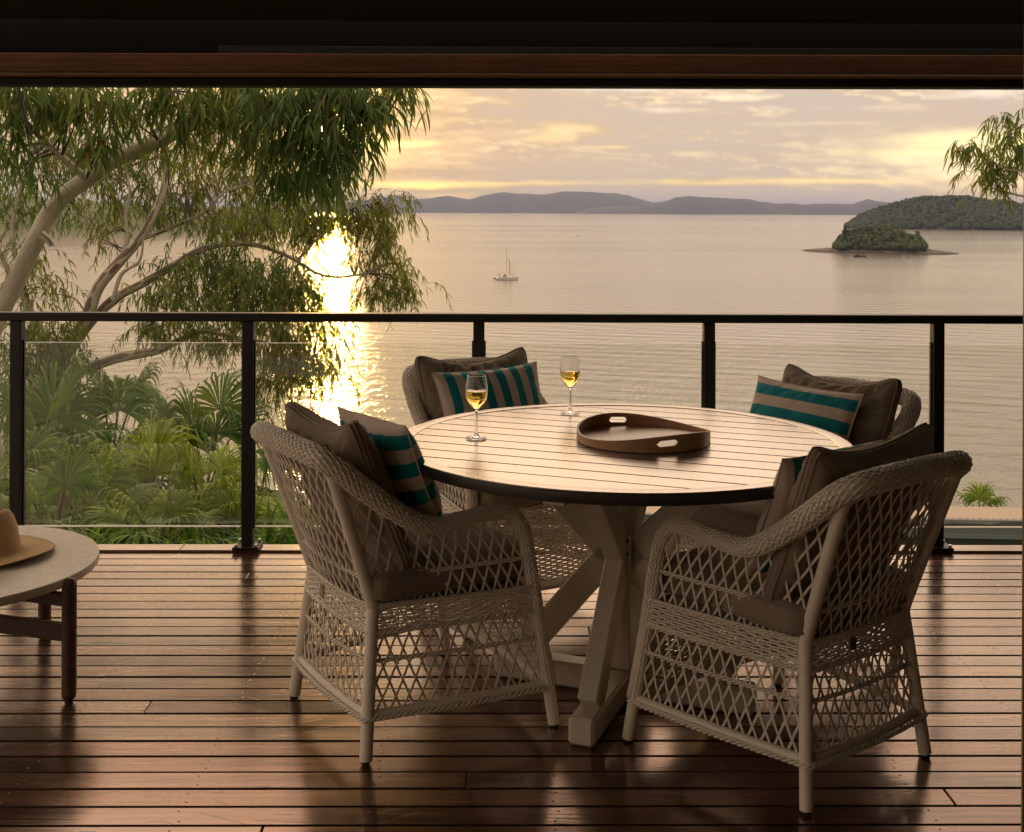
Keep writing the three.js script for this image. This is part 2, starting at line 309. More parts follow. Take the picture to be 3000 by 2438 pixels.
// ---------------------------------------------------------------- the balcony
const deck = new THREE.Group(); deck.name = 'deck'; scene.add(deck);
tag(deck, 'balcony floor of red-brown hardwood boards running left to right', undefined, undefined, 'structure');
const PITCH = 0.0889, EDGE = -5.022;
{
  reseed(21);
  const nail = new MB();
  const addBoard = (x0, x1, z, w, top, th, mat) => {
    const g = boxGeo(x1 - x0, th, w, 0.0022, null, [rr(0, 9), rr(0, 3)]);
    const b = part('board', g, mat, deck);
    b.position.set((x0 + x1) / 2, top - th / 2, z);
  };
  const joists = []; for (let x = -4.38; x < 4.6; x += 0.45) joists.push(x + 0.02);
  const joints = { 3: [-0.99], 7: [0.62], 11: [-1.9, 2.2], 14: [1.9], 17: [-1.02], 19: [0.24], 22: [-0.08], 23: [1.12], 25: [-0.55, 2.6], 26: [0.98], 9: [-0.1], 5: [1.42] };
  for (let j = 0; j < 58; j++) {
    const z = EDGE + PITCH * (j + 0.5), w = PITCH - 0.0070, top = rr(-0.0012, 0.0012);
    const cuts = [-4.6, ...(joints[j] || (rnd() < 0.3 ? [rr(-3.5, 3.5)] : [])), 4.6];
    for (let k = 0; k < cuts.length - 1; k++) addBoard(cuts[k] + (k ? 0.0015 : 0), cuts[k + 1] - (k < cuts.length - 2 ? 0.0015 : 0), z, w, top, 0.022, M.deck[(rnd() * 4) | 0]);
    if (j < 30) for (const x of joists) for (const s of [-1, 1]) {
      const cx = x + rr(-0.008, 0.008), cz = z + s * 0.022 + rr(-0.003, 0.003), yy = top + 0.0006, n = 7, c = nail.v(cx, yy + 0.0009, cz, 0, 1, 0), q = [];
      for (let a = 0; a < n; a++) { const t = a / n * 6.283; q.push(nail.v(cx + 0.0056 * Math.cos(t), yy - 0.0012, cz + 0.0056 * Math.sin(t), 0.5 * Math.cos(t), 0.85, 0.5 * Math.sin(t))); }
      for (let a = 0; a < n; a++) nail.tri(c, q[(a + 1) % n], q[a]);
    }
  }
  addBoard(-4.6, -1.35, EDGE - 0.050, 0.090, 0.009, 0.03, M.deck[1]);
  addBoard(-1.347, 1.6, EDGE - 0.050, 0.090, 0.009, 0.03, M.deck[3]);
  addBoard(1.603, 4.6, EDGE - 0.050, 0.090, 0.009, 0.03, M.deck[1]);
  part('nail_head', nail.geo(), std({ color: RGB(0.26, 0.2, 0.16), roughness: 0.35, metalness: 0.6 }), deck, 'stuff');
}
{
  const sub = new MB();
  for (let x = -4.38; x < 4.6; x += 0.45) sub.box(x + 0.02, -0.094, -2.45, 0.045, 0.14, 5.2, 0.003);
  sub.box(0, -0.16, -5.09, 9.2, 0.24, 0.03, 0.003);
  sub.box(0, -0.20, -2.45, 9.2, 0.02, 5.15, 0.003);  // unseen sheet added below the joists to stop light leaking between boards
  tag(part('deck_framing', sub.geo(), M.joist, scene), 'dark joists, fascia and an added light blocking sheet under the balcony boards', undefined, undefined, 'structure');
  // raked ceiling, from the eave up over the camera
  const c = new MB(), z0 = -5.25, z1 = 2.4, y0 = 2.28, y1 = 2.95;
  const roofM = new THREE.Matrix4().makeRotationX(Math.atan2(y1 - y0, z1 - z0) * -1).setPosition(0, (y0 + y1) / 2 + 0.05, (z0 + z1) / 2);
  c.box(1.05, 0, 0, 8.3, 0.1, Math.hypot(z1 - z0, y1 - y0), 0.004, roofM);
  tag(part('ceiling', c.geo(), M.ceil, scene), 'black raked ceiling over the balcony', undefined, undefined, 'structure');
}
{
  // eave beam: stained timber with a dark strip above and a dark gutter edge below
  const b = thing('eave_beam', V(0, 0, 0), 0, 'stained timber eave beam across the top under the black ceiling', 'beam');
  const L = at(-480, 191, 5.4), R = at(4200, 197, 5.4), len = L.distanceTo(R), mid = L.clone().add(R).multiplyScalar(0.5);
  const q = new THREE.Matrix4().makeRotationZ(Math.atan2(R.y - L.y, R.x - L.x)).setPosition(mid);
  const h = 66 / F * 5.4, lip = 0.016;
  part('timber_face', new MB().box(0, lip / 2, 0, len, h - lip, 0.05, 0.004, q, [0.3, 0.1]).geo(), M.beam, b);
  part('timber_lip', new MB().box(0, -h / 2 + lip / 2 - 0.006, 0.006, len, lip, 0.06, 0.004, q, [1.3, 0.2]).geo(), M.beam, b);
  part('gutter', new MB().box(0, -h / 2 - 0.026, -0.03, len, 0.036, 0.11, 0.006, q).geo(), M.dark, b);
  part('upper_board', new MB().box(0, h / 2 + 0.30, -0.012, len, 0.598, 0.04, 0.003, q).geo(), M.ceil, b);
  part('cover_strip', new MB().box(len * 0.12, h / 2 + 0.012, 0.012, len * 0.76, 0.040, 0.012, 0.002, new THREE.Matrix4().makeRotationZ(Math.atan2(R.y - L.y, R.x - L.x) * 0.4).setPosition(mid)).geo(), std({ color: RGB(0.035, 0.034, 0.03), roughness: 0.7 }), b);
}
{
  // house walls behind and to the right of the camera
  tag(part('back_wall', boxGeo(8.2, 3.2, 0.15, 0.004, new THREE.Matrix4().setPosition(1.1, 1.5, 2.45)), M.wall, scene), 'plain house wall at the back of the balcony', undefined, undefined, 'structure');
  tag(part('side_wall', boxGeo(0.15, 3.2, 8.2, 0.004, new THREE.Matrix4().setPosition(4.75, 1.5, -1.7)), M.dark, scene), 'dark timber wall closing the right end of the balcony', undefined, undefined, 'structure');
  const d = thing('door_post', at(2988, 1200, 1.25).setY(0), YAW, 'black door post along the right edge of the view', 'post');
  const pm = new THREE.Matrix4().setPosition(0.06, 1.4, 0.06);
  part('post_body', new MB().box(0, 0, 0, 0.12, 2.8, 0.10, 0.002, pm).geo(), M.dark, d);
  part('lit_edge_strip', new MB().box(-0.0608, 1.4, 0.012, 0.0014, 2.8, 0.004, 0.0004, new THREE.Matrix4().setPosition(0.06, 0, 0)).geo(), std({ color: RGB(0.22, 0.17, 0.10), roughness: 0.5 }), d);  // pale strip coloured in for the lit edge of the post
}
{
  // balustrade
  const r = thing('balustrade', V(0, 0, 0), 0, 'black steel balustrade with clear glass panels along the balcony edge', 'balustrade');
  const ZR = EDGE - 0.048, us = [-622, 51.5, 728.5, 1403, 2076.5, 2746, 3420], xs = us.map((u) => { const p = at(u, 1000, 5), o = V(0, EYE, 0), d = p.sub(o); return d.x / d.z * ZR; });
  part('top_rail', new MB().box(0, 0.990, ZR, 9.2, 0.036, 0.064, 0.004).geo(), M.black, r);
  const post = boxGeo(0.0475, 0.962, 0.05, 0.003), plate = boxGeo(0.112, 0.014, 0.105, 0.003), bolt = new THREE.CylinderGeometry(0.0072, 0.0072, 0.012, 6), slot = boxGeo(0.006, 0.80, 0.018, 0.001);
  const bot = 0.101, top = 0.878;
  xs.forEach((x, k) => {
    const p = part('post', post, M.black, r); p.position.set(x, 0.491, ZR);
    const b = part('base_plate', plate, M.black, p); b.position.set(0, -0.491 + 0.016, 0.004);
    for (const sx of [-1, 1]) for (const sz of [-1, 1]) { const q = part('bolt', bolt, M.steel, p); q.position.set(sx * 0.042, -0.491 + 0.029, sz * 0.04 + 0.004); }
    for (const s of [-1, 1]) { const c = part('glass_channel', slot, M.black, p); c.position.set(s * 0.0267, 0.0, -0.004); }
    if (k < xs.length - 1) {
      const w = xs[k + 1] - x - 0.062, cx = (xs[k + 1] + x) / 2, g = new MB();
      const f = (z, n) => { const a = [[-w / 2, bot], [w / 2, bot], [w / 2, top], [-w / 2, top]].map(([X, Y]) => g.v(cx + X, Y, z, 0, 0, n, cx + X, (Y - bot) / 0.777)); n > 0 ? g.quad(...a) : g.quad(a[3], a[2], a[1], a[0]); };
      f(ZR + 0.0015, 1); f(ZR - 0.0085, -1);
      const pane = part('glass_pane', g.geo(), M.pane, r);
      const e = new MB();
      e.box(cx, bot - 0.0028, ZR - 0.0035, w, 0.005, 0.0100, 0.0004);
      part('glass_edge', e.geo(), M.paneEdge, pane);
      if (k === 1) {          // frosted maker's stamp in the lower left corner of the first full pane
        const m = new MB(), X = cx - w / 2 + 0.030, Y = bot + 0.032, Z = ZR + 0.0021, b = (x, y, ww, hh) => m.box(X + x, Y + y, Z, ww, hh, 0.0006, 0.0001);
        b(-0.007, 0.004, 0.002, 0.018); b(0.001, 0.004, 0.002, 0.018); b(-0.003, -0.0045, 0.006, 0.002); b(-0.003, 0.0125, 0.006, 0.0016);
        b(0.003, 0.017, 0.004, 0.004); b(0.009, 0.009, 0.010, 0.0016); b(0.009, 0.005, 0.008, 0.0014); b(0.008, 0.001, 0.005, 0.0014);
        part('etched_mark', m.geo(), std({ color: RGB(0.7, 0.66, 0.55), roughness: 0.9 }), pane, 'stuff');
      }
      part('glass_edge', new MB().box(cx, top + 0.0012, ZR - 0.0035, w, 0.0018, 0.0100, 0.0003).geo(), M.paneEdge, pane);
    }
  });
}

// ---------------------------------------------------------------- sea, hillside, islands
const SEA = EYE - 35;
{
  // wave slopes, 40 m tile
  const N = 1024, hx = new Float32Array(N * N), hy = new Float32Array(N * N), L = 40;
  reseed(5);
  const waves = [];
  for (let k = 0; k < 46; k++) { const lam = L / Math.round(lerp(4, 150, (k / 45) ** 1.5)), dir = rr(-1.9, 1.9) + 0.5, n = Math.max(1, L / lam), ix = Math.round(n * Math.cos(dir)), iy = Math.round(n * Math.sin(dir)); waves.push([ix, iy, rr(0, 6.28), 0.021 * (0.5 + rnd())]); }
  for (const [ix, iy, p, s] of waves) {
    const m = Math.hypot(ix, iy) || 1, sx = ix / m * s, sy = iy / m * s, sn = new Float32Array(N);
    for (let k = 0; k < N; k++) sn[k] = Math.cos(k / N * 2 * Math.PI + 0);
    for (let y = 0; y < N; y++) for (let x = 0; x < N; x++) { const ph = (((ix * x + iy * y) % N) + N) % N, c = Math.cos(ph / N * 6.283185 + p); hx[y * N + x] += sx * c; hy[y * N + x] += sy * c; }
  }
  T.waves = tex(N, N, (x, y) => { const a = -hx[y * N + x], b = -hy[y * N + x], m = Math.hypot(a, b, 1); return [0.5 + 0.5 * a / m, 0.5 + 0.5 * b / m, 0.5 + 0.5 / m]; });
  T.lanes = tex(512, 512, (x, y) => { const n = fbm(x / 512 * 8, y / 512 * 30, 4, 8, 30), m = fbm(x / 512 * 5, y / 512 * 6, 3, 5, 6); return clamp(0.5 + 0.9 * (0.5 * n + 0.5 * m - 0.5), 0, 1); });
  const S = 36000, g = new MB(), q = [[-S, -S], [S, -S], [S, 2000], [-S, 2000]].map(([x, z]) => g.v(x, SEA, z, 0, 1, 0, x, -z));
  g.quad(q[3], q[2], q[1], q[0]);
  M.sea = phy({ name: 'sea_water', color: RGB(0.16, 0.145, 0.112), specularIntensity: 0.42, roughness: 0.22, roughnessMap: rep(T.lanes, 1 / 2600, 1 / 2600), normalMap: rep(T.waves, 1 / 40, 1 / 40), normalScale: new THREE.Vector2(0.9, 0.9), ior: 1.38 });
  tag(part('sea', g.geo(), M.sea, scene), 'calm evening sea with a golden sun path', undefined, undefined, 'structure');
}
const groundY = (x, d) => -3.1 - (d - 5) * 0.262 - 0.5 * (fbm(x * 0.08 + 50, d * 0.08, 3) - 0.5) * Math.min(1, (d - 4) / 10);
{
  const g = new MB(), nx = 40, nd = 40;
  for (let j = 0; j <= nd; j++) for (let i = 0; i <= nx; i++) { const d = 4.2 + 140 * (j / nd) ** 1.7, x = (i / nx - 0.5) * (60 + d * 2.2); g.v(x, groundY(x, d), -d, 0, 1, 0, x, d); if (i && j) { const k = j * (nx + 1) + i; g.quad(k - 1, k, k - nx - 1, k - nx - 2); } }
  const geo = g.geo(); geo.computeVertexNormals();
  T.soil = tex(256, 256, (x, y) => { const n = fbm(x / 256 * 16, y / 256 * 16, 5, 16, 16); return [lerp(0.20, 0.45, n), lerp(0.24, 0.46, n), lerp(0.10, 0.24, n)]; }, true);
  tag(part('hillside', geo, std({ map: rep(T.soil, 0.25, 0.25), roughness: 1, bumpMap: rep(T.grain, 0.5, 0.5), bumpScale: 0.1 }), scene), 'planted slope falling from the balcony to the sea', undefined, undefined, 'structure');
}
// a hill or island: crest and shore given along its bearing
function hill(name, list, W, o) {
  const n = o.n || 90, rows = 12, g = new MB(true);
  const us = list.map((e) => e[0]), get = (u, k) => { let i = 0; while (i < us.length - 2 && u > us[i + 1]) i++; const t = clamp((u - us[i]) / (us[i + 1] - us[i]), 0, 1), s = t * t * (3 - 2 * t); return lerp(list[i][k], list[i + 1][k], k === 2 ? lerp(t, s, 0.6) : t); };
  for (let i = 0; i <= n; i++) {
    const u = lerp(us[0], us[us.length - 1], i / n), D = get(u, 1), top = at(u, get(u, 2), D + W * 0.5), h = Math.max(0, top.y - SEA);
    for (let j = 0; j <= rows; j++) {
      const t = j / rows, f = Math.sin(Math.min(1, t * 1.0) * Math.PI) ** (o.pow || 0.8), d = D + W * t, p = at(u, 700, d), nz = 1 + (o.rough ?? 0.12) * (fbm(u * (o.nf || 0.02), t * 7, 4) - 0.5) * 2 * (t < 0.42 || t > 0.6 ? 1 : 0.3);
      const y = SEA - 0.4 + (h + 0.4) * f * nz, c = o.color(t, fbm(u * 0.05, t * 9 + 3, 4), y - SEA);
      g.col = c;
      g.v(p.x, y, p.z, 0, 1, 0, u, t);
      if (i && j) { const k = i * (rows + 1) + j; g.quad(k - rows - 2, k - rows - 1, k, k - 1); }
    }
  }
  const geo = g.geo(); geo.computeVertexNormals();
  return tag(part(name, geo, std({ vertexColors: true, roughness: 1 }), scene), o.label, undefined, undefined, 'structure');
}
const r2 = (X, Y) => [1150 + 0.866 * X, 0.866 * Y];
{
  const far = (pts, D) => pts.map(([X, Y]) => { const [u, v] = r2(X, Y); return [u, D, v]; });
  const green = (t, n) => [0.060 + 0.03 * n, 0.066 + 0.03 * n, 0.052 + 0.02 * n];
  hill('far_hills', far([[-420, 715], [-200, 690], [-60, 672], [20, 660], [50, 676], [110, 671], [190, 663], [262, 675], [320, 660], [375, 650], [430, 655], [490, 659], [560, 652], [630, 648], [700, 652], [750, 654], [790, 659], [830, 671], [870, 684], [940, 700], [1010, 722]], 13600), 900, { n: 160, label: 'low hazy hills across the water, left of centre', color: green });
  hill('far_island', far([[600, 723], [640, 712], [680, 702], [730, 699], [800, 698], [860, 690], [900, 685], [930, 679], [960, 667], [1000, 663], [1060, 667], [1130, 671], [1200, 673], [1250, 683], [1300, 689], [1350, 687], [1390, 693], [1430, 689], [1500, 689], [1550, 690], [1580, 682], [1607, 673], [1640, 681], [1690, 686], [1760, 690], [1900, 712], [1990, 726]], 11800), 700, { n: 170, label: 'long hazy island with a small peak, right of centre on the horizon', color: (t, n) => [0.055 + 0.03 * n, 0.058 + 0.03 * n, 0.048 + 0.02 * n] });
  hill('headland', [[-900, 1050, 560], [-400, 1080, 556], [0, 1120, 572], [200, 1150, 586], [330, 1200, 594], [470, 1330, 604], [620, 1560, 606], [740, 1850, 612], [850, 2250, 640], [905, 2500, 662]], 420, { n: 90, rough: 0.2, label: 'green headland across the bay, seen through the gum tree', color: (t, n, h) => h < 2.5 ? [0.30, 0.25, 0.19] : [0.085 + 0.07 * n, 0.105 + 0.06 * n, 0.045 + 0.02 * n] });
}
// wooded islands on the right
function woods(name, spots, mat, label) {
  const g = new MB(true);
  for (const [p, r, c] of spots) {
    const ico = new THREE.IcosahedronGeometry(1, 1), a = ico.attributes.position, sx = r * rr(0.8, 1.2), sy = r * rr(0.8, 1.35), ph = rr(0, 99);
    for (let k = 0; k < a.count; k += 3) {
      const id = [];
      const q = rr(0.7, 1.25); g.col = c.map((x) => x * q);
      for (let m = 0; m < 3; m++) { const x = a.getX(k + m), y = a.getY(k + m), z = a.getZ(k + m), s = 1 + 0.55 * (vnoise(x * 2.3 + ph, y * 2.3 + z * 1.7 + ph) - 0.5); id.push(g.v(p.x + x * sx * s, p.y + y * sy * s, p.z + z * sx * s, x, y, z)); }
      g.tri(...id);
    }
    for (let k = 0; k < 26; k++) {     // leaf masses that break up the outline
      const th = rr(0, 6.28), up = rr(-0.2, 1), rad = Math.sqrt(1 - up * up), c0 = V(p.x + Math.cos(th) * rad * sx * 1.02, p.y + up * sy * 1.02, p.z + Math.sin(th) * rad * sx * 1.02), s = r * rr(0.12, 0.30);
      const q = rr(0.6, 1.3); g.col = c.map((x) => x * q);
      g.tri(...[0, 1, 2].map(() => g.v(c0.x + rr(-s, s), c0.y + rr(-s, s), c0.z + rr(-s, s), Math.cos(th) * rad, up, Math.sin(th) * rad)));
    }
  }
  return tag(part(name, g.geo(), mat, scene), label, undefined, undefined, 'stuff');
}
{
  reseed(31);
  const z3 = (X, Y) => [2300 + X * 0.3277, 560 + Y * 0.3277];
  const leaf = std({ vertexColors: true, roughness: 1 });
  // small island
  const D = 985, shoreD = (X) => 1053 - 93 * Math.sqrt(clamp((X - 105) / 995, 0, 1));
  hill('small_island', [[0, 105, 533], [1, 200, 522], [1, 300, 514], [1, 430, 506], [1, 700, 500], [1, 1000, 505], [1, 1250, 517], [1, 1400, 535], [1, 1560, 560], [1, 1700, 574]].map(([, X, Y]) => { const [u, v] = z3(X, Y); return [u, shoreD(X), v]; }), 56, { n: 90, rough: 0.5, pow: 0.5, nf: 0.15, label: 'small rocky islet with low trees near the right side', color: (t, n, h) => { const k = 0.6 + 0.8 * n; return h < 1.3 ? [0.05 * k, 0.042 * k, 0.036 * k] : [0.115 * k, 0.088 * k, 0.066 * k]; } });
  const spots = [], PROF = [[430, 495], [470, 440], [500, 388], [540, 352], [600, 352], [660, 332], [720, 324], [800, 342], [850, 324], [920, 322], [955, 352], [1010, 354], [1060, 378], [1100, 398], [1150, 408], [1200, 415], [1230, 440], [1255, 475], [1285, 505]];
  for (let k = 0; k < 900; k++) {
    const X = rr(442, 1268), i = Math.max(1, PROF.findIndex((p) => p[0] > X)), A = PROF[i - 1], B = PROF[i], prof = lerp(A[1], B[1], (X - A[0]) / (B[0] - A[0]));
    const f = k < 150 ? 0 : rnd(), Y = lerp(prof + 6, 508, f), [u, v] = z3(X, Y), d = shoreD(X) + 30 - 22 * f + rr(-5, 6), warm = rnd();
    spots.push([at(u, v, d), rr(0.9, 2.3), [lerp(0.034, 0.080, warm), lerp(0.060, 0.098, warm), lerp(0.026, 0.030, warm)]]);
  }
  woods('islet_trees', spots, leaf, 'dark green trees covering the small islet');
  // a pine standing alone at the right end, and a taller palm-like tree at the left end
  const pine = (X0, Y0, Y1, w, label) => {
    const [u, v] = z3(X0, Y1), base = at(u, v, D + 8), [, v0] = z3(X0, Y0), top = at(u, v0, D + 8), t = thing('island_pine', base, 0, label, 'tree', 'pines standing on the small islet'), H = top.y - base.y, g = new MB(true);
    part('trunk', new MB().tube([V(0, -2, 0), V(0, H * 0.98, 0)], (k) => lerp(0.4, 0.08, k), 6).geo(), std({ color: RGB(0.05, 0.04, 0.03), roughness: 1 }), t);
    for (let k = 0; k < 1100; k++) { const y = rr(0.12, 1), tier = 0.75 + 0.25 * Math.sin(y * 38), R = w * (1 - y * 0.75) * tier, a = rr(0, 6.28), r = R * Math.sqrt(rnd()), s = rr(0.35, 0.9), q = rr(0.5, 1.3); g.col = [0.030 * q, 0.046 * q, 0.028 * q]; g.tri(...[0, 1, 2].map(() => g.v(Math.cos(a) * r + rr(-s, s), y * H + rr(-s, s) * 0.5, Math.sin(a) * r + rr(-s, s), Math.cos(a), 0.6, Math.sin(a)))); }
    part('crown', g.geo(), leaf, t, 'stuff');
  };
  pine(1185, 358, 505, 9.5, 'tall tiered pine at the right end of the small islet');
  pine(540, 312, 420, 3.6, 'thin tall tree at the left end of the small islet');
  const rk = thing('sea_rock', at(...z3(672, 594), 905).setY(SEA), 0, 'pair of dark rocks in the water before the small islet', 'rock');
  for (const [x, r] of [[-2.3, 3.0], [2.6, 2.2]]) { const g = new THREE.IcosahedronGeometry(1, 2), a = g.attributes.position; for (let k = 0; k < a.count; k++) { const s = 1 + 0.35 * (vnoise(a.getX(k) * 2 + x, a.getY(k) * 2 + a.getZ(k) + 9) - 0.5); a.setXYZ(k, x + a.getX(k) * r * s, a.getY(k) * r * 0.8 * s, a.getZ(k) * r * 0.7 * s); } g.computeVertexNormals(); part('boulder', g, std({ color: RGB(0.045, 0.036, 0.032), roughness: 0.9 }), rk); }
  // large wooded island
  const D2 = (X) => lerp(2432, 2253, clamp((X - 410) / 1700, 0, 1.3)), crest = [[400, 333], [520, 322], [560, 290], [650, 225], [760, 180], [900, 130], [1050, 95], [1200, 60], [1330, 55], [1500, 50], [1640, 55], [1800, 85], [1950, 92], [2080, 112], [2400, 170], [2900, 330]];
  hill('wooded_island', crest.map(([X, Y]) => { const [u, v] = z3(X, Y + 14); return [u, D2(X), v]; }), 420, { n: 110, rough: 0.06, pow: 0.7, label: 'large wooded island rising at the right edge', color: (t, n, h) => h < 3.5 && t < 0.2 ? (n > 0.45 ? [0.26, 0.22, 0.17] : [0.07, 0.06, 0.05]) : [0.034 + 0.02 * n, 0.052 + 0.02 * n, 0.028 + 0.01 * n] });
  const s2 = [];
  for (let k = 0; k < 2100; k++) {
    const X = rr(545, 2560), i = crest.findIndex((c) => c[0] > X), a = crest[i - 1], b = crest[i], Y = lerp(a[1], b[1], (X - a[0]) / (b[0] - a[0])), f = k < 330 ? 0 : rnd(), YY = lerp(Y + 7, 326, f), [u, v] = z3(X, YY), d = D2(X) + 420 * Math.asin(clamp(1 - f, 0.01, 1) ** (1 / 0.7)) / Math.PI - 2 - (f < 0.05 ? 30 : 0) + rr(-6, 4), warm = rnd();
    s2.push([at(u, v, d), rr(2.4, 5.6), [lerp(0.028, 0.052, warm), lerp(0.050, 0.070, warm), lerp(0.026, 0.030, warm)]]);
  }
  woods('island_forest', s2, leaf, 'dense dark forest over the large island');
}

// ---------------------------------------------------------------- wicker armchair (front towards +z)
M.wicker = std({ name: 'cream_wicker', color: RGB(0.83, 0.76, 0.64), roughness: 0.42, bumpMap: rep(T.grain, 6, 6), bumpScale: 0.0006 });
M.braid = std({ name: 'braided_wicker', color: RGB(0.83, 0.76, 0.64), roughness: 0.42, bumpMap: rep(T.braid, 10, 1), bumpScale: 0.0045 });
M.foot = std({ name: 'black_glide', color: RGB(0.02, 0.02, 0.02), roughness: 0.6 });
const RAILR = [[0.305, 0.118, 0.276], [0.291, 0.24, 0.258], [0.280, 0.365, 0.242], [0.273, 0.48, 0.226], [0.2705, 0.545, 0.212], [0.269, 0.588, 0.188], [0.268, 0.610, 0.150], [0.269, 0.614, 0.09], [0.271, 0.607, 0.01], [0.273, 0.602, -0.06], [0.272, 0.618, -0.125], [0.268, 0.668, -0.205], [0.257, 0.728, -0.282], [0.243, 0.782, -0.345], [0.220, 0.804, -0.377], [0.18, 0.811, -0.390], [0.10, 0.816, -0.398]];
const railPts = [...RAILR.map((p) => V(...p)), V(0, 0.818, -0.401), ...RAILR.slice().reverse().map(([x, y, z]) => V(-x, y, z))];
const railCurve = curve(railPts, 640);
const railHalf = curve(RAILR.map((p) => V(...p)).slice(3), 160);
const railY = (z) => { for (let k = 1; k < railHalf.length; k++) { const a = railHalf[k - 1], b = railHalf[k]; if ((a.z - z) * (b.z - z) <= 0 && a.y > 0.5) return lerp(a.y, b.y, Math.abs(a.z - b.z) < 1e-6 ? 0 : (z - a.z) / (b.z - a.z)); } return 0.48; };
const backPost = (s, y) => y < 0.39 ? V(s * lerp(0.250, 0.205, y / 0.39), y, lerp(-0.262, -0.222, y / 0.39)) : V(s * lerp(0.205, 0.238, (y - 0.39) / 0.41), y, lerp(-0.222, -0.366, ((y - 0.39) / 0.41) ** 1.05));
const frontLeg = (s, y) => V(s * lerp(0.317, 0.272, Math.min(1, y / 0.48)), y, lerp(0.288, 0.226, Math.min(1, y / 0.48)) - (y > 0.48 ? (y - 0.48) * 0.3 : 0));
function makeChair(label, group) {
  const t = thing('wicker_armchair', V(0, 0, 0), 0, label, 'armchair', group);
  const wrapR = (r, pitch = 0.0062, amp = 0.0009) => (k, a, len) => r - amp + amp * 1.6 * Math.abs(Math.sin(Math.PI * len / pitch));
  const line = (f, y0, y1, step = 0.0031) => { const p = []; for (let y = y0; y <= y1 + 1e-6; y += step) p.push(f(y)); return p; };
  // arm and back rail in one sweep, with a broad braided back
  const railR = (k) => 0.0175 + 0.0095 * sstep(0.5 - Math.abs(k - 0.5), 0.20, 0.40);
  const rail = part('arm_rail', new MB().tube(railCurve, railR, 12).geo(), M.wicker, t);
  {
    const g = new MB(), N = railCurve.length, fr = [], T0 = [];      // frames along the rail
    let nr = V(0, 0, 0), tp = null;
    for (let k = 0; k < N; k++) { const tt = railCurve[Math.min(N - 1, k + 1)].clone().sub(railCurve[Math.max(0, k - 1)]).normalize(); if (!tp) nr = V(1, 0, 0).sub(tt.clone().multiplyScalar(tt.x)).normalize(); else { nr.sub(tt.clone().multiplyScalar(nr.dot(tt))).normalize(); } tp = tt; fr.push([nr.clone(), tt.clone().cross(nr)]); }
    const S = 13, step = 2;
    for (const d of [-1, 1]) for (let q = 0; q < S; q++) {
      const pts = [];
      let len = 0;
      for (let k = 0; k < N; k += step) { const c = railCurve[k]; if (k) len += c.distanceTo(railCurve[k - step]); const a = q / S * 6.2832 + d * len * 21, R = railR(k / (N - 1)) + 0.0014 + 0.0015 * d * Math.sin(len * 21 * S); pts.push(c.clone().add(fr[k][0].clone().multiplyScalar(Math.cos(a) * R)).add(fr[k][1].clone().multiplyScalar(Math.sin(a) * R))); }
      g.tube(pts, 0.0024, 4, { caps: false });
    }
    part('braid', g.geo(), M.wicker, rail, 'stuff');
  }
  for (const s of [-1, 1]) {
    const l = part('rear_leg', new MB().tube(line((y) => backPost(s, y), 0.008, 0.795), wrapR(0.0175), 10).geo(), M.wicker, t);
    part('glide', new THREE.CylinderGeometry(0.012, 0.011, 0.010, 12).translate(backPost(s, 0).x, 0.005, backPost(s, 0).z), M.foot, l);
    const f = part('front_leg', new MB().tube(line((y) => frontLeg(s, y), 0.008, 0.50), wrapR(0.0175), 10).geo(), M.wicker, t);
    part('glide', new THREE.CylinderGeometry(0.012, 0.011, 0.010, 12).translate(frontLeg(s, 0).x, 0.005, frontLeg(s, 0).z), M.foot, f);
  }
  // lattice of paired strands
  const pair = (g, pts, nrm) => {
    if (pts.length < 2) return;
    for (const o of [-1, 1]) {
      const q = pts.map((p, k) => { const tt = (k < pts.length - 1 ? pts[k + 1].clone().sub(p) : p.clone().sub(pts[k - 1])).normalize(), sd = tt.clone().cross(nrm).normalize(); return p.clone().add(sd.multiplyScalar(o * 0.00165)); });
      g.tube(q, 0.00185, 5, { caps: false });
    }
  };
  const lattice = (name, P, nrm, y0, yTop, u0, u1, n, slope, amp) => {
    const g = new MB();
    for (const d of [-1, 1]) for (let k = -14; k < n + 14; k++) {
      const uu = (k + 0.5) / n; let run = [];
      for (let y = y0; y <= 0.86; y += 0.0085) {
        const u = uu + d * slope * (y - y0);
        if (u < u0 || u > u1) { if (run.length) { pair(g, run, nrm); run = []; } continue; }
        const p = P(u, y);
        if (y > yTop(p)) break;
        const ph = Math.sin((u * n) * Math.PI * 2) * (d);     // over and under
        run.push(p.add(nrm.clone().multiplyScalar(amp * ph + d * 0.0012)));
      }
      if (run.length) pair(g, run, nrm);
    }
    return part(name, g.geo(), M.wicker, t, 'stuff');
  };
  const side = (s, bow) => (u, y) => { const a = backPost(s, y), b = frontLeg(s, y), p = a.lerp(b, u); p.x += s * bow * Math.sin(Math.PI * u); return p; };
  const back = (bow) => (u, y) => { const p = backPost(-1, y).lerp(backPost(1, y), u); p.z -= bow * Math.sin(Math.PI * u); return p; };
  for (const s of [-1, 1]) {
    lattice('side_lattice', side(s, 0.008), V(s, 0.08, 0).normalize(), 0.385, (p) => railY(p.z) - 0.006, 0.02, 0.985, 13, 0.94, 0.0016);
    lattice('lower_side_lattice', side(s, 0.006), V(s, 0.1, 0).normalize(), 0.118, () => 0.338, 0.02, 0.98, 14, 0.90, 0.0016);
  }
  lattice('back_lattice', back(0.026), V(0, -0.35, -1).normalize(), 0.385, (p) => 0.80 + 0.012 * (1 - Math.abs(p.x) / 0.25), 0.02, 0.98, 12, 0.98, 0.0016);
  lattice('lower_back_lattice', back(0.012), V(0, 0.05, -1).normalize(), 0.118, () => 0.338, 0.02, 0.98, 13, 1.0, 0.0016);
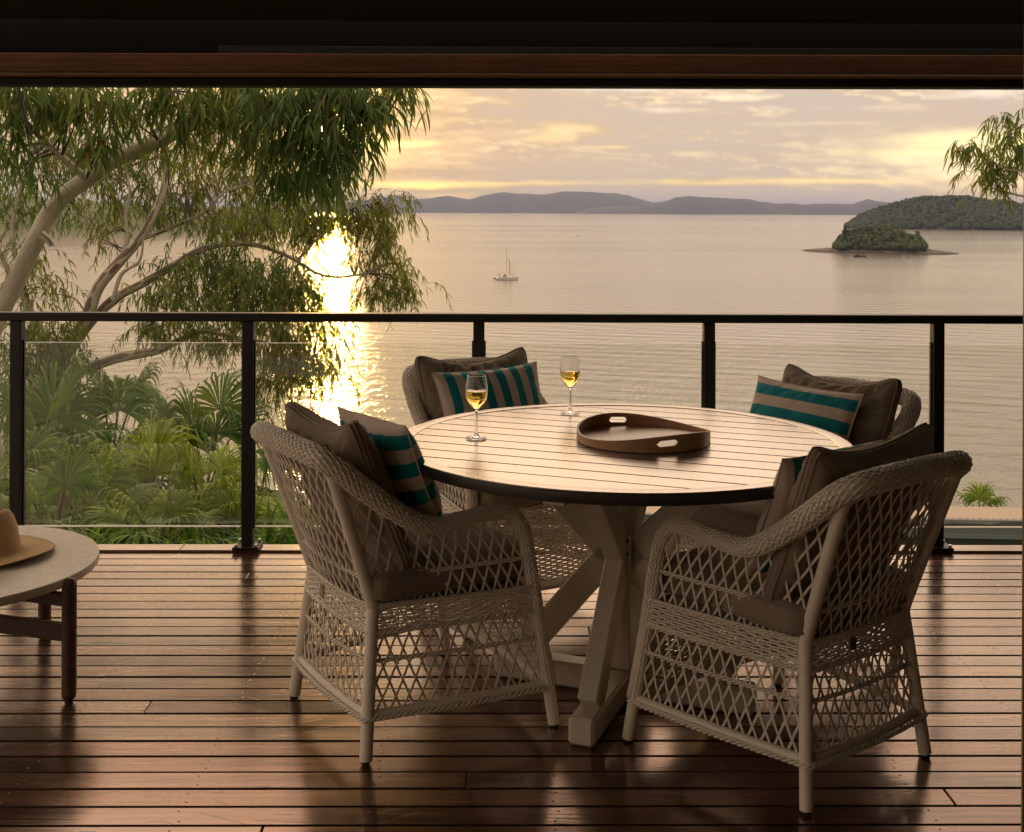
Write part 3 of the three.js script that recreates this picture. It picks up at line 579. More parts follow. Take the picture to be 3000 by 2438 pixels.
  // rings that run round the two sides and the back at a height
  const ring = (y, off, n = 150, front = false) => {
    const c = [frontLeg(1, y), backPost(1, y), backPost(-1, y), frontLeg(-1, y)], pts = [];
    const d = off, list = [V(c[0].x + d, y, c[0].z + 0.2 * d), V(lerp(c[0].x, c[1].x, 0.5) + d + 0.007, y, (c[0].z + c[1].z) / 2), V(c[1].x + d, y, c[1].z + 0.02), V(c[1].x + 0.72 * d, y, c[1].z - 0.72 * d), V(c[1].x - 0.03, y, c[1].z - d - 0.004)];
    const all = [...list, V(0, y, c[1].z - d - 0.015), ...list.slice().reverse().map((p) => V(-p.x, p.y, p.z))];
    if (front) { const w = frontLeg(1, y); all.unshift(V(0, y, w.z + d + 0.012), V(w.x - 0.04, y, w.z + d + 0.004), V(w.x + 0.6 * d, y, w.z + 0.8 * d)); all.push(V(-w.x - 0.6 * d, y, w.z + 0.8 * d), V(-w.x + 0.04, y, w.z + d + 0.004), V(0, y, w.z + d + 0.012)); }
    return curve(all, n);
  };
  const twine = (name, y, r = 0.0027, amp = 0.0042, off = 0.004, front = false) => {
    const g = new MB(), c = ring(y, off, 230, front);
    for (const ph of [0, Math.PI * 0.66, Math.PI * 1.33]) { let len = 0; const pts = c.map((p, k) => { if (k) len += p.distanceTo(c[k - 1]); const a = len * 120 + ph, q = p.clone(), o = V(p.x, 0, p.z).normalize(); return q.add(o.multiplyScalar(Math.cos(a) * amp)).add(V(0, Math.sin(a) * amp, 0)); }); g.tube(pts, r, 5, { caps: false }); }
    return part(name, g.geo(), M.wicker, t, 'stuff');
  };
  twine('upper_twine', 0.474); twine('band_top_twine', 0.396, 0.003, 0.0042, 0.012, true); twine('band_bottom_twine', 0.326, 0.003, 0.0042, 0.012); twine('lower_twine', 0.252); twine('bottom_twine', 0.113, 0.0036, 0.005, 0.016);
  {
    const g = new MB(), rows = 8;
    for (let k = 0; k < rows; k++) { const c = ring(0.3345 + k * 0.0075, 0.0115, 260); let len = 0; g.tube(c.map((p, j) => { if (j) len += p.distanceTo(c[j - 1]); const o = V(p.x, 0, p.z).normalize(); return p.clone().add(o.multiplyScalar(0.0026 * Math.sin(len / 0.024 * Math.PI + (k & 1) * Math.PI))); }), 0.0029, 5, { caps: false }); }
    const lo = ring(0.328, 0.011, 62), hi = ring(0.394, 0.011, 62);
    lo.forEach((p, k) => g.tube([p, hi[k]], 0.0026, 5, { caps: false }));
    part('seat_band', g.geo(), M.wicker, t, 'stuff');
  }
  // solid woven front, seat deck, wrapped bottom rails
  const fr = (u, y) => { const p = frontLeg(-1, y).lerp(frontLeg(1, y), u); p.z += 0.016 * Math.sin(Math.PI * u) - 0.004; return p; };
  {
    const g = new MB(), n = 60;
    for (let k = 0, y = 0.130; y < 0.392; y += 0.0074, k++) { const pts = []; for (let j = 0; j <= n; j++) { const p = fr(lerp(0.03, 0.97, j / n), y); p.z += 0.0026 * Math.sin(j / n * 24 * Math.PI + (k & 1) * Math.PI); pts.push(p); } g.tube(pts, 0.0031, 5, { caps: false }); }
    for (let j = 1; j < 24; j++) g.tube([fr(lerp(0.03, 0.97, j / 24), 0.115), fr(lerp(0.03, 0.97, j / 24), 0.25), fr(lerp(0.03, 0.97, j / 24), 0.394)], 0.0027, 5, { caps: false });
    part('front_weave', g.geo(), M.wicker, t, 'stuff');
  }
  {
    const g = new MB(), A = backPost(-1, 0.388), B = backPost(1, 0.388), C = frontLeg(1, 0.388), D = frontLeg(-1, 0.388), q = (p, y) => V(p.x, y, p.z);
    g.face([q(A, 0.388), q(D, 0.388), q(C, 0.388), q(B, 0.388)]); g.face([q(A, 0.380), q(B, 0.380), q(C, 0.380), q(D, 0.380)]);
    for (const [a, b] of [[A, B], [B, C], [C, D], [D, A]]) g.face([q(a, 0.380), q(a, 0.388), q(b, 0.388), q(b, 0.380)]);
    part('seat', g.geo(), std({ color: RGB(0.60, 0.54, 0.46), roughness: 0.5, bumpMap: rep(T.weave, 12, 12), bumpScale: 0.003 }), t);
  }
  const wrapLine = (a, b, bow, n = 160) => { const p = []; for (let k = 0; k <= n; k++) { const q = a.clone().lerp(b, k / n); q.add(bow.clone().multiplyScalar(Math.sin(Math.PI * k / n))); p.push(q); } return p; };
  const yb = 0.120;
  part('bottom_rail', new MB().tube(wrapLine(frontLeg(-1, yb), frontLeg(1, yb), V(0, 0, 0.016)), wrapR(0.0165), 9, { caps: false }).geo(), M.wicker, t);
  part('bottom_rail', new MB().tube(wrapLine(backPost(-1, yb), backPost(1, yb), V(0, 0, -0.012)), wrapR(0.0125), 8, { caps: false }).geo(), M.wicker, t);
  for (const s of [-1, 1]) part('bottom_rail', new MB().tube(wrapLine(backPost(s, yb), frontLeg(s, yb), V(s * 0.006, 0, 0)), wrapR(0.0125), 8, { caps: false }).geo(), M.wicker, t);
  const bd = part('maker_badge', new THREE.CylinderGeometry(0.016, 0.016, 0.004, 20), std({ color: RGB(0.30, 0.28, 0.25), metalness: 0.9, roughness: 0.35 }), t);
  bd.scale.set(0.8, 1, 1.1); bd.rotation.x = Math.PI / 2; bd.position.set(0.06, 0.366, backPost(1, 0.366).z - 0.031);
  return t;
}
const CHAIRS = 'four wicker armchairs set round the slatted table';
const chairA = makeChair('cream wicker armchair at the left front of the table, its back turned to the left', CHAIRS);
const copyOf = (o, name, label) => { const c = o.clone(); c.name = numbered(name); c.userData = { ...o.userData, label }; scene.add(c); return c; };
const chairB = copyOf(chairA, 'wicker_armchair', 'cream wicker armchair at the right front with its back to the viewer');
const chairC = copyOf(chairA, 'wicker_armchair', 'cream wicker armchair behind the table under the left wine glass');
const chairD = copyOf(chairA, 'wicker_armchair', 'cream wicker armchair behind the right side of the table, nearest the glass corner');
const put = (c, x, d, fx, fd) => { c.position.copy(fl(x, d)); c.rotation.y = Math.atan2(fx, -fd) + YAW; c.updateMatrixWorld(true); return c; };
put(chairA, -0.287, 3.457, 0.848, 0.530);
put(chairB, 0.749, 3.218, -0.617, 0.787);
put(chairC, -0.014, 4.465, 0.5, -0.866);
put(chairD, 0.93, 4.01, -0.81, -0.586);

// ---------------------------------------------------------------- cushions
const fab = (o) => phy({ roughness: 0.9, bumpMap: rep(T.fabric, 5, 5), bumpScale: 0.0006, sheen: 0.35, sheenRoughness: 0.6, sheenColor: RGB(0.6, 0.5, 0.4), ...o });
M.taupe = fab({ name: 'taupe_canvas', color: RGB(0.27, 0.215, 0.16) });
M.piping = fab({ name: 'taupe_piping', color: RGB(0.26, 0.205, 0.15) });
// stuffed cushion in its own axes: w across x, h along y, t through z
function pillow(w, h, t, o) {
  const N = 40, g = new MB(), ex = o.ex || 0.5, edge = o.edge || 0;
  const P = (u, v, s) => {
    const au = Math.abs(u), av = Math.abs(v), pin = o.pinch || 0;
    let x = u * w / 2 * (1 - pin * (1 - v * v) * au * au), y = v * h / 2 * (1 - pin * (1 - u * u) * av * av);
    if (o.round) { const r = o.round, cx = Math.max(0, Math.abs(x) - (w / 2 - r)), cy = Math.max(0, Math.abs(y) - (h / 2 - r)), m = Math.max(cx, cy), l = Math.hypot(cx, cy); if (l > 1e-9) { x = Math.sign(x) * (Math.min(Math.abs(x), w / 2 - r) + cx * m / l); y = Math.sign(y) * (Math.min(Math.abs(y), h / 2 - r) + cy * m / l); } }
    const f = (Math.max(0, 1 - au ** (o.pw || 2.6)) * Math.max(0, 1 - av ** (o.pw || 2.6))) ** ex;
    const bend = (o.bend || 0) * (x * x) + (o.sag || 0) * (0.25 - 0.25 * v * v), near = Math.min(1 - au, 1 - av);
    const ed = sstep(near, 0, 0.1) * (1 - sstep(near, 0.12, 0.6)), along = (1 - av < 1 - au) ? x : y;
    const wr = (o.wrinkle || 0) * ed * (Math.abs(fbm(along * 42 + (o.seed || 0) * 7 + s * 3, near * 4 + (o.seed || 0), 3) - 0.5) * 4 - 0.5);
    const lump = (o.lump || 0.004) * (fbm(x * 9 + (o.seed || 0), y * 9 + s * 5, 3) - 0.5) * f;
    y += (o.dip || 0) * (v > 0 ? v : 0) * -Math.max(0, 1 - u * u) + (o.skew || 0) * u * v * h;
    return V(x, y, s * (edge / 2 + (t - edge) / 2 * f - wr * f + lump) + bend);
  };
  for (const s of [1, -1]) {
    const base = g.p.length / 3;
    for (let j = 0; j <= N; j++) for (let i = 0; i <= N; i++) {
      const cu = (k) => { const q = k / N * 2 - 1; return Math.sin(q * Math.PI / 2) * 0.35 + q * 0.65; }, u = cu(i), v = cu(j), p = P(u, v, s);
      g.v(p.x, p.y, p.z, 0, 0, s, (u + 1) / 2, (v + 1) / 2);
      if (i && j) { const k = base + j * (N + 1) + i; s > 0 ? g.quad(k - N - 2, k - N - 1, k, k - 1) : g.quad(k - N - 2, k - 1, k, k - N - 1); }
    }
  }
  const rimAt = (s, k, n) => { const q = k / n * 4, e = Math.floor(q) % 4, f = (q % 1) * 2 - 1, uv = [[f, -1], [1, f], [-f, 1], [-1, -f]][e]; return P(uv[0], uv[1], s); };
  if (edge) for (let k = 0; k < 160; k++) { const a = rimAt(1, k, 160), b = rimAt(1, k + 1, 160), c = rimAt(-1, k + 1, 160), d = rimAt(-1, k, 160), bulge = (p, q) => { const m = p.clone().add(q).multiplyScalar(0.5), o2 = V(m.x, m.y, 0).normalize().multiplyScalar(0.006); return m.add(o2); }, m1 = bulge(a, d), m2 = bulge(b, c); g.face([a, b, m2, m1].reverse()); g.face([m1, m2, c, d].reverse()); }
  const geo = g.geo(); geo.computeVertexNormals();
  const rim = (s) => { const p = []; for (let k = 0; k <= 200; k++) { const q = rimAt(s, k, 200); p.push(q); } return new MB().tube(p, 0.0042, 6, { caps: false }).geo(); };
  return { geo, rims: edge ? [rim(1), rim(-1)] : [rim(1)] };
}
function place(o, chair, x, y, z, rx, ry = 0, rz = 0) {
  const m = new THREE.Matrix4().makeRotationFromEuler(new THREE.Euler(rx, ry, rz, 'YXZ')).setPosition(x, y, z).premultiply(chair.matrixWorld);
  m.decompose(o.position, o.quaternion, o.scale);
}
function cushion(name, shape, mat, label, category, group, pip = M.piping) {
  const t = thing(name, V(0, 0, 0), 0, label, category, group);
  part('cover', shape.geo, mat, t);
  if (pip) for (const r of shape.rims) part('piping', r, pip, t);
  return t;
}
{
  const SG = 'taupe seat cushions of the wicker armchairs', BG = 'taupe back cushions of the wicker armchairs';
  const where = [[chairA, 'left front armchair'], [chairB, 'right front armchair'], [chairC, 'armchair behind the table at the left'], [chairD, 'armchair behind the table at the right']];
  where.forEach(([c, w], k) => {
    const s = cushion('seat_cushion', pillow(0.49, 0.52, 0.105, { ex: 0.32, edge: 0.055, round: 0.05, wrinkle: 0.004, seed: k + 1, pw: 3 }), M.taupe, 'flat taupe seat cushion with piped edges on the ' + w, 'cushion', SG);
    place(s, c, 0, 0.447, 0.022, -Math.PI / 2);
    const b = cushion('back_cushion', pillow(0.49, 0.45, 0.155, { ex: 0.5, round: 0.045, wrinkle: 0.03, lump: 0.03, seed: k + 11, edge: 0.022, pinch: 0.03, dip: 0.05, pw: 2.2 }), M.taupe, 'puffy taupe back cushion with piping leaning in the ' + w, 'cushion', BG);
    place(b, c, [0.0, 0.01, 0.0, 0.0][k], 0.685, -0.212, -0.37, 0, [-0.03, -0.02, 0.02, 0][k]);
  });
  const stripes = (across) => tex(256, 256, (x, y) => { const q = across ? x : y, k = Math.floor(q / 256 * (across ? 13 : 8.6)) & 1, j = 0.96 + 0.08 * hash2(x, y); return k ? [0.08 * j, 0.61 * j, 0.66 * j] : [0.93 * j, 0.86 * j, 0.80 * j]; }, true, false);
  const sA = stripes(true), sL = stripes(false);
  const mk = (t) => fab({ name: 'teal_striped_canvas', map: t, color: RGB(0.82, 0.82, 0.82), sheen: 0.2 });
  const mA = mk(sA), mL = mk(sL);
  const G = 'teal and sand striped scatter cushions';
  const shp = (k) => pillow(0.46, 0.35, 0.13, { ex: 0.5, pinch: 0.07, wrinkle: 0.012, lump: 0.014, seed: k + 31, pw: 2.0, edge: 0.004 });
  const one = (k, c, m, label, x, y, z, rx, ry, rz) => { const t = cushion('striped_cushion', shp(k), m, label, 'cushion', G, null); place(t, c, x, y, z, rx, ry, rz); };
  one(0, chairA, mL, 'teal and sand cushion striped lengthways, standing in the left front armchair', -0.015, 0.700, -0.080, -0.36, 0.0, -0.03);
  one(1, chairB, mA, 'teal and sand cushion with upright stripes, seen from behind in the right front armchair', 0.0, 0.672, -0.105, -0.38, 0, 0.0);
  one(2, chairC, mA, 'teal and sand cushion with upright stripes, behind the left wine glass', 0.0, 0.676, -0.100, -0.38, 0.0, 0.03);
  one(3, chairD, mL, 'teal and sand cushion striped lengthways, at the far right side of the table', -0.05, 0.68, -0.100, -0.38, 0.0, -0.02);
}

// ---------------------------------------------------------------- round slatted table
const TC = fl(0.335, 3.576), TH = 0.76, TR = 0.68, TA = 0.37;
M.tabletop = std({ name: 'bronze_powder_coat', color: RGB(0.58, 0.50, 0.43), metalness: 0.78, roughness: 0.26, bumpMap: rep(T.grain, 4, 4), bumpScale: 0.0003 });
M.cream = std({ name: 'cream_powder_coat', color: RGB(0.62, 0.56, 0.47), roughness: 0.42, bumpMap: rep(T.grain, 4, 4), bumpScale: 0.0004 });
{
  const t = thing('round_table', TC.clone().setY(0), YAW - TA, 'large round dining table with a slatted dark top on crossed cream legs', 'table');
  part('rim', lathe([[TR - 0.046, TH - 0.006], [TR - 0.046, TH - 0.002], [TR - 0.044, TH], [TR - 0.006, TH], [TR - 0.0025, TH - 0.0012], [TR - 0.0025, TH - 0.006], [TR - 0.046, TH - 0.006]], 120), M.tabletop, t);
  part('rim_edge', lathe([[TR - 0.046, TH - 0.0065], [TR - 0.0022, TH - 0.0065], [TR - 0.0022, TH - 0.002], [TR, TH - 0.008], [TR - 0.001, TH - 0.030], [TR - 0.010, TH - 0.034], [TR - 0.040, TH - 0.030], [TR - 0.046, TH - 0.026], [TR - 0.046, TH - 0.0065]], 120), std({ name: 'shaded_bronze', color: RGB(0.045, 0.04, 0.036), roughness: 0.4 }), t);  // outer edge coloured darker than the top, for the shade it faces
  const Ri = TR - 0.0475, n = 13, pitch = 2 * Ri / n, gap = 0.0075;
  for (let k = 0; k < n; k++) {
    const a = -Ri + k * pitch + (k ? gap / 2 : 0), b = -Ri + (k + 1) * pitch - (k < n - 1 ? gap / 2 : 0), S = new THREE.Shape(), seg = 18, hw = (z) => Math.sqrt(Math.max(0, Ri * Ri - z * z));
    for (let j = 0; j <= seg; j++) { const z = lerp(a, b, j / seg); j ? S.lineTo(hw(z), z) : S.moveTo(hw(z), z); }
    for (let j = seg; j >= 0; j--) { const z = lerp(a, b, j / seg); S.lineTo(-hw(z), z); }
    const g = new THREE.ExtrudeGeometry(S, { depth: 0.012, bevelEnabled: true, bevelThickness: 0.0012, bevelSize: 0.0010, bevelOffset: -0.0010, bevelSegments: 1 });
    g.rotateX(Math.PI / 2); g.translate(0, TH - 0.002 - 0.0012 - rr(0, 0.0004), 0);
    part('slat', g, M.tabletop, t);
  }
  const under = new MB();
  for (const q of [0, Math.PI / 2]) under.box(0, TH - 0.036, 0, 2 * TR - 0.1, 0.036, 0.06, 0.003, new THREE.Matrix4().makeRotationY(q));
  part('top_bearer', under.geo(), M.cream, t);
  // two crossed frames
  const frame = (q, w) => {
    const G = new THREE.Matrix4().makeRotationY(q), yc = 0.425;
    const bar = (x0, y0, x1, y1, s) => { const L = Math.hypot(x1 - x0, y1 - y0), m = new THREE.Matrix4().makeRotationZ(Math.atan2(y1 - y0, x1 - x0)).setPosition((x0 + x1) / 2, (y0 + y1) / 2, 0).premultiply(G); return new MB().box(0, 0, 0, L, 0.082, w, 0.004, m).geo(); };
    part('foot', new MB().box(0, 0.040, 0, 0.80, 0.076, 0.074, 0.009, G).geo(), M.cream, t);
    for (const s of [-1, 1]) { part('leg', bar(s * 0.315, 0.083, s * 0.012, yc + 0.02, s), M.cream, t); part('arm', bar(s * 0.012, yc - 0.02, s * 0.300, 0.688, s), M.cream, t); }
  };
  frame(0, 0.060); frame(Math.PI / 2, 0.0575);
  part('core_post', new MB().box(0, 0.40, 0, 0.072, 0.64, 0.072, 0.004).geo(), M.cream, t);
  const br = part('bracket', new MB().box(0.030, 0.452, 0.047, 0.020, 0.085, 0.006, 0.002).geo(), M.cream, t);
  for (const y of [0.432, 0.470]) part('bolt', new THREE.CylinderGeometry(0.005, 0.005, 0.004, 10).rotateX(Math.PI / 2).translate(0.030, y, 0.0515), M.dark, br);
}

// ---------------------------------------------------------------- tray and wine glasses
{
  const R = 0.200, th = 0.007, P = fl(0.397, 3.575, TH), t = thing('wooden_tray', P, YAW, 'round wooden tray with two hand holes on the dining table', 'tray');
  T.ply = tex(512, 128, (x, y) => { const u = x / 512, v = y / 128, n = fbm(u * 5, v * 40, 4, 5, 40), b = fbm(u * 3, v * 4, 3, 3, 4); const k = lerp(0.82, 1.08, n) * lerp(0.9, 1.06, b); return [0.80 * k, 0.62 * k, 0.45 * k]; }, true);
  const wood = phy({ name: 'pale_bent_ply', map: rep(T.ply, 1, 1), color: RGB(1.0, 0.95, 0.9), roughness: 0.38, bumpMap: rep(T.woodBump, 1, 1), bumpScale: 0.0003, ior: 1.6 });
  const g = new MB(), n = 240, a0 = Math.atan2(0.36, 0.124);     // angle of the front handle, measured x to +z
  const hAt = (a) => 0.037 + 0.0135 * Math.cos(2 * (a - a0 + 0.18));
  const cols = [];
  for (let k = 0; k <= n; k++) {
    const a = k / n * Math.PI * 2, h = hAt(a); let iv = [[0, h]];
    for (const c of [a0 + 0.08, a0 + Math.PI + 0.02]) {
      let d = a - c; d = Math.atan2(Math.sin(d), Math.cos(d)); const s = Math.abs(d) * R, hl = 0.030, r = 0.0085, yc = h - 0.0215;
      if (s < hl) { const e = s > hl - r ? Math.sqrt(Math.max(0, r * r - (s - hl + r) ** 2)) : r; iv = [[0, yc - e], [yc + e, h]]; }
    }
    cols.push({ a, iv });
  }
  const pt = (a, r, y) => V(Math.cos(a) * r, y, Math.sin(a) * r);
  for (let k = 0; k < n; k++) {
    const A = cols[k], B = cols[k + 1], na = A.iv.length, nb = B.iv.length, m = Math.max(na, nb);
    for (let q = 0; q < m; q++) {
      const full = (c) => { if (c.iv.length === m) return c.iv[q]; const [lo, hi] = c.iv[0], mid = hAt(c.a) - 0.0215; return m === 1 ? [lo, hi] : q ? [mid, hi] : [lo, mid]; };
      const [a0_, a1_] = full(A), [b0_, b1_] = full(B), Ro = R, Ri = R - th;
      const f = (ps, out) => { const nn = ps.map((p) => out ? V(p.x, 0, p.z).normalize().multiplyScalar(out) : null), id = ps.map((p, j) => g.v(p.x, p.y, p.z, nn[j].x, 0, nn[j].z, A.a / 6.283 * 3, p.y * 4)); g.quad(...id); };
      f([pt(A.a, Ro, a0_), pt(A.a, Ro, a1_), pt(B.a, Ro, b1_), pt(B.a, Ro, b0_)], 1);
      f([pt(A.a, Ri, a0_), pt(B.a, Ri, b0_), pt(B.a, Ri, b1_), pt(A.a, Ri, a1_)], -1);
      const cap = (ya, yb, up) => { const id = [pt(A.a, Ro, ya), pt(A.a, Ri, ya), pt(B.a, Ri, yb), pt(B.a, Ro, yb)]; g.face(up ? id : id.reverse(), [[0, 0], [0.1, 0], [0.1, 0.1], [0, 0.1]]); };
      cap(a1_, b1_, true); if (q) cap(a0_, b0_, false);
    }
  }
  part('wall', g.geo(), wood, t);
  const fl0 = new THREE.CylinderGeometry(R - th - 0.0004, R - th - 0.0004, 0.006, 96).translate(0, 0.007, 0);
  part('tray_floor', fl0, phy({ name: 'tray_floor_ply', map: rep(T.ply, 1, 3), color: RGB(1.0, 0.92, 0.86), roughness: 0.3, ior: 1.7 }), t);

  const glassM = phy({ name: 'clear_crystal', color: RGB(1, 1, 1), transmission: 1, thickness: 0.01, roughness: 0, ior: 1.5 });
  const wineM = phy({ name: 'white_wine', color: RGB(1, 1, 1), transmission: 1, thickness: 0.05, roughness: 0, ior: 1.34, attenuationColor: RGB(0.90, 0.68, 0.20), attenuationDistance: 0.045 });
  const smooth = (pts, n) => new THREE.SplineCurve(pts.map(([r, y]) => new THREE.Vector2(r, y))).getPoints(n).map((p) => [Math.max(0, p.x), p.y]);
  const outer = smooth([[0.0316, 0.0015], [0.030, 0.0035], [0.018, 0.0065], [0.008, 0.0110], [0.0047, 0.020], [0.0039, 0.045], [0.0040, 0.075], [0.0060, 0.086], [0.016, 0.0965], [0.0265, 0.112], [0.0325, 0.128], [0.0338, 0.142], [0.0325, 0.160], [0.0300, 0.178], [0.0284, 0.1905]], 90);
  const inner = smooth([[0.0274, 0.1905], [0.0290, 0.178], [0.0315, 0.160], [0.0327, 0.142], [0.0314, 0.128], [0.0252, 0.1125], [0.0145, 0.0985], [0.006, 0.0925], [0, 0.0915]], 60);
  const prof = [[0, 0.0004], [0.031, 0.0004], ...outer, [0.0279, 0.1911], ...inner];
  const wineTop = 0.1445, wine = [[0, 0.0913], ...inner.slice().reverse().filter(([r, y]) => y < wineTop && r > 0.001).map(([r, y]) => [r + 0.0003, y - 0.0002]), [0.0329, wineTop], [0, wineTop]];
  const make = (label) => { const o = thing('wine_glass', V(0, 0, 0), 0, label, 'wine glass', 'wine glasses of white wine on the table'); part('glass', lathe(prof, 72), glassM, o); part('wine', lathe(wine, 72), wineM, o); return o; };
  const g1 = make('half full glass of white wine near the left edge of the table');
  g1.position.copy(fl(-0.105, 3.586, TH));
  const g2 = copyOf(g1, 'wine_glass', 'half full glass of white wine at the far edge, above the tray');
  g2.position.copy(fl(0.2, 4.035, TH));
}

// ---------------------------------------------------------------- low table with a straw hat
{
  const P = fl(-1.715, 3.62), R = 0.437, TT = 0.368, t = thing('low_side_table', P, YAW, 'low round table with a pale speckled top and dark round legs', 'table');
  part('table_top', lathe([[0, TT], [R - 0.004, TT], [R - 0.001, TT - 0.001], [R, TT - 0.004], [R, TT - 0.022], [R - 0.004, TT - 0.027], [R - 0.16, TT - 0.050], [0, TT - 0.052]], 96), std({ name: 'speckled_pale_stone', map: rep(T.speck, 8, 3), color: RGB(1.0, 0.90, 0.76), roughness: 0.36 }), t);
  const leg = (a) => {
    const x = Math.cos(a) * 0.440, z = Math.sin(a) * 0.440, l = part('leg', lathe([[0, 0.012], [0.017, 0.012], [0.0205, 0.018], [0.0215, 0.03], [0.0215, 0.340], [0.0205, 0.352], [0.016, 0.361], [0.008, 0.3655], [0, 0.3665]], 24).translate(x, 0, z), darkWood, t);
    part('glide', new THREE.CylinderGeometry(0.012, 0.012, 0.014, 12).translate(x, 0.006, z), M.foot, l);
  };
  const darkWood = std({ name: 'dark_stained_timber', color: RGB(0.17, 0.105, 0.065), map: rep(T.wood, 1, 4), roughness: 0.42 });
  const a1 = Math.atan2(0.132, 0.422);
  for (let k = 0; k < 4; k++) leg(a1 - k * Math.PI / 2);
  for (const k of [0, 1]) {
    const m = new THREE.Matrix4().makeRotationY(-(a1 - k * Math.PI / 2));
    part('stretcher', new MB().box(0, 0.204 + k * 0.0, 0, 0.845, 0.050, 0.024 - k * 0.002, 0.002, m).geo(), darkWood, t);
    part('top_rail', new MB().box(0, 0.300, 0, 0.845, 0.036, 0.024 - k * 0.002, 0.002, m).geo(), darkWood, t);
  }
  const H = thing('straw_hat', fl(-1.620, 3.705, TT), YAW, 'wide brimmed natural straw hat lying on the low table', 'hat');
  T.straw = tex(256, 256, (x, y) => { const a = (x + ((y >> 3) & 1) * 8) / 16, b = (y % 8) / 8, q = Math.sin((a % 1) * Math.PI) * Math.sin(b * Math.PI), n = hash2(x >> 2, y >> 3); const k = lerp(0.66, 1.04, q) * lerp(0.86, 1.06, n); return [0.96 * k, 0.84 * k, 0.66 * k]; }, true);
  T.strawB = tex(256, 256, (x, y) => { const a = (x + ((y >> 3) & 1) * 8) / 16, b = (y % 8) / 8; return 0.2 + 0.7 * Math.sin((a % 1) * Math.PI) * Math.sin(b * Math.PI); });
  const straw = std({ name: 'woven_straw', map: rep(T.straw, 9, 3.2), bumpMap: rep(T.strawB, 9, 3.2), bumpScale: 0.0009, color: RGB(1.15, 1.05, 0.85), roughness: 0.75 });
  const wave = (g) => { const a = g.attributes.position; for (let k = 0; k < a.count; k++) { const x = a.getX(k), z = a.getZ(k), r = Math.hypot(x, z), f = sstep(r, 0.09, 0.19); a.setY(k, a.getY(k) + f * (0.005 * Math.sin(Math.atan2(z, x) * 2 + 0.9) + 0.003 * Math.sin(Math.atan2(z, x) * 3))); } g.computeVertexNormals(); return g; };
  const dent = (g) => { const a = g.attributes.position; for (let k = 0; k < a.count; k++) { const x = a.getX(k), y = a.getY(k), z = a.getZ(k), f = sstep(y, 0.075, 0.145); a.setX(k, x * (1 - 0.10 * f)); a.setY(k, y - f * 0.030 * Math.exp(-((x / 0.028) ** 2))); } g.computeVertexNormals(); return g; };
  part('crown', dent(lathe([[0.094, 0.016], [0.087, 0.026], [0.082, 0.05], [0.077, 0.085], [0.070, 0.115], [0.058, 0.136], [0.040, 0.146], [0.018, 0.150], [0, 0.151]], 72)), straw, H);
  part('brim', wave(lathe([[0.093, 0.0165], [0.105, 0.0125], [0.13, 0.0105], [0.155, 0.011], [0.178, 0.013], [0.186, 0.0135], [0.187, 0.0115], [0.178, 0.0105], [0.155, 0.008], [0.12, 0.007], [0.09, 0.010]], 72)), straw, H);
}

// ---------------------------------------------------------------- gum trees
const leafMat = (c, tr = 0.42) => phy({ name: 'leaf', vertexColors: true, color: RGB(...c), roughness: 0.7, specularIntensity: 0.35, transmission: tr, thickness: 0, side: THREE.DoubleSide });
M.gum = leafMat([1.75, 1.75, 1.2], 0.55);
T.bark = tex(256, 512, (x, y) => { const n = fbm(x / 256 * 6, y / 512 * 8, 4, 6, 8), m = fbm(x / 256 * 20, y / 512 * 60, 3, 20, 60), d = sstep(fbm(x / 256 * 5 + 30, y / 512 * 5, 3, 5, 5), 0.60, 0.66), k = lerp(0.8, 1.08, n) * lerp(0.88, 1.06, m); return [lerp(0.80, 0.50, d) * k, lerp(0.76, 0.43, d) * k, lerp(0.69, 0.36, d) * k]; }, true);
M.bark = std({ name: 'smooth_gum_bark', map: rep(T.bark, 0.8, 1), color: RGB(0.85, 0.86, 0.86), roughness: 0.75, bumpMap: rep(T.bark, 0.8, 1), bumpScale: 0.012 });
M.twig = std({ name: 'twig', color: RGB(0.10, 0.075, 0.055), roughness: 0.85 });
function limbGeo(pts, r0, r1, n = 40, sides = 9, knob = 0.10) {
  const ph = rr(0, 50), c = curve(pts, n);
  return new MB().tube(c, (k, a, len) => lerp(r0, r1, k ** 0.9) * (1 + knob * 2 * (vnoise(len * 3 / (r0 * 12 + 0.2) + ph, Math.cos(a) * 1.3 + ph) - 0.5)), sides).geo();
}
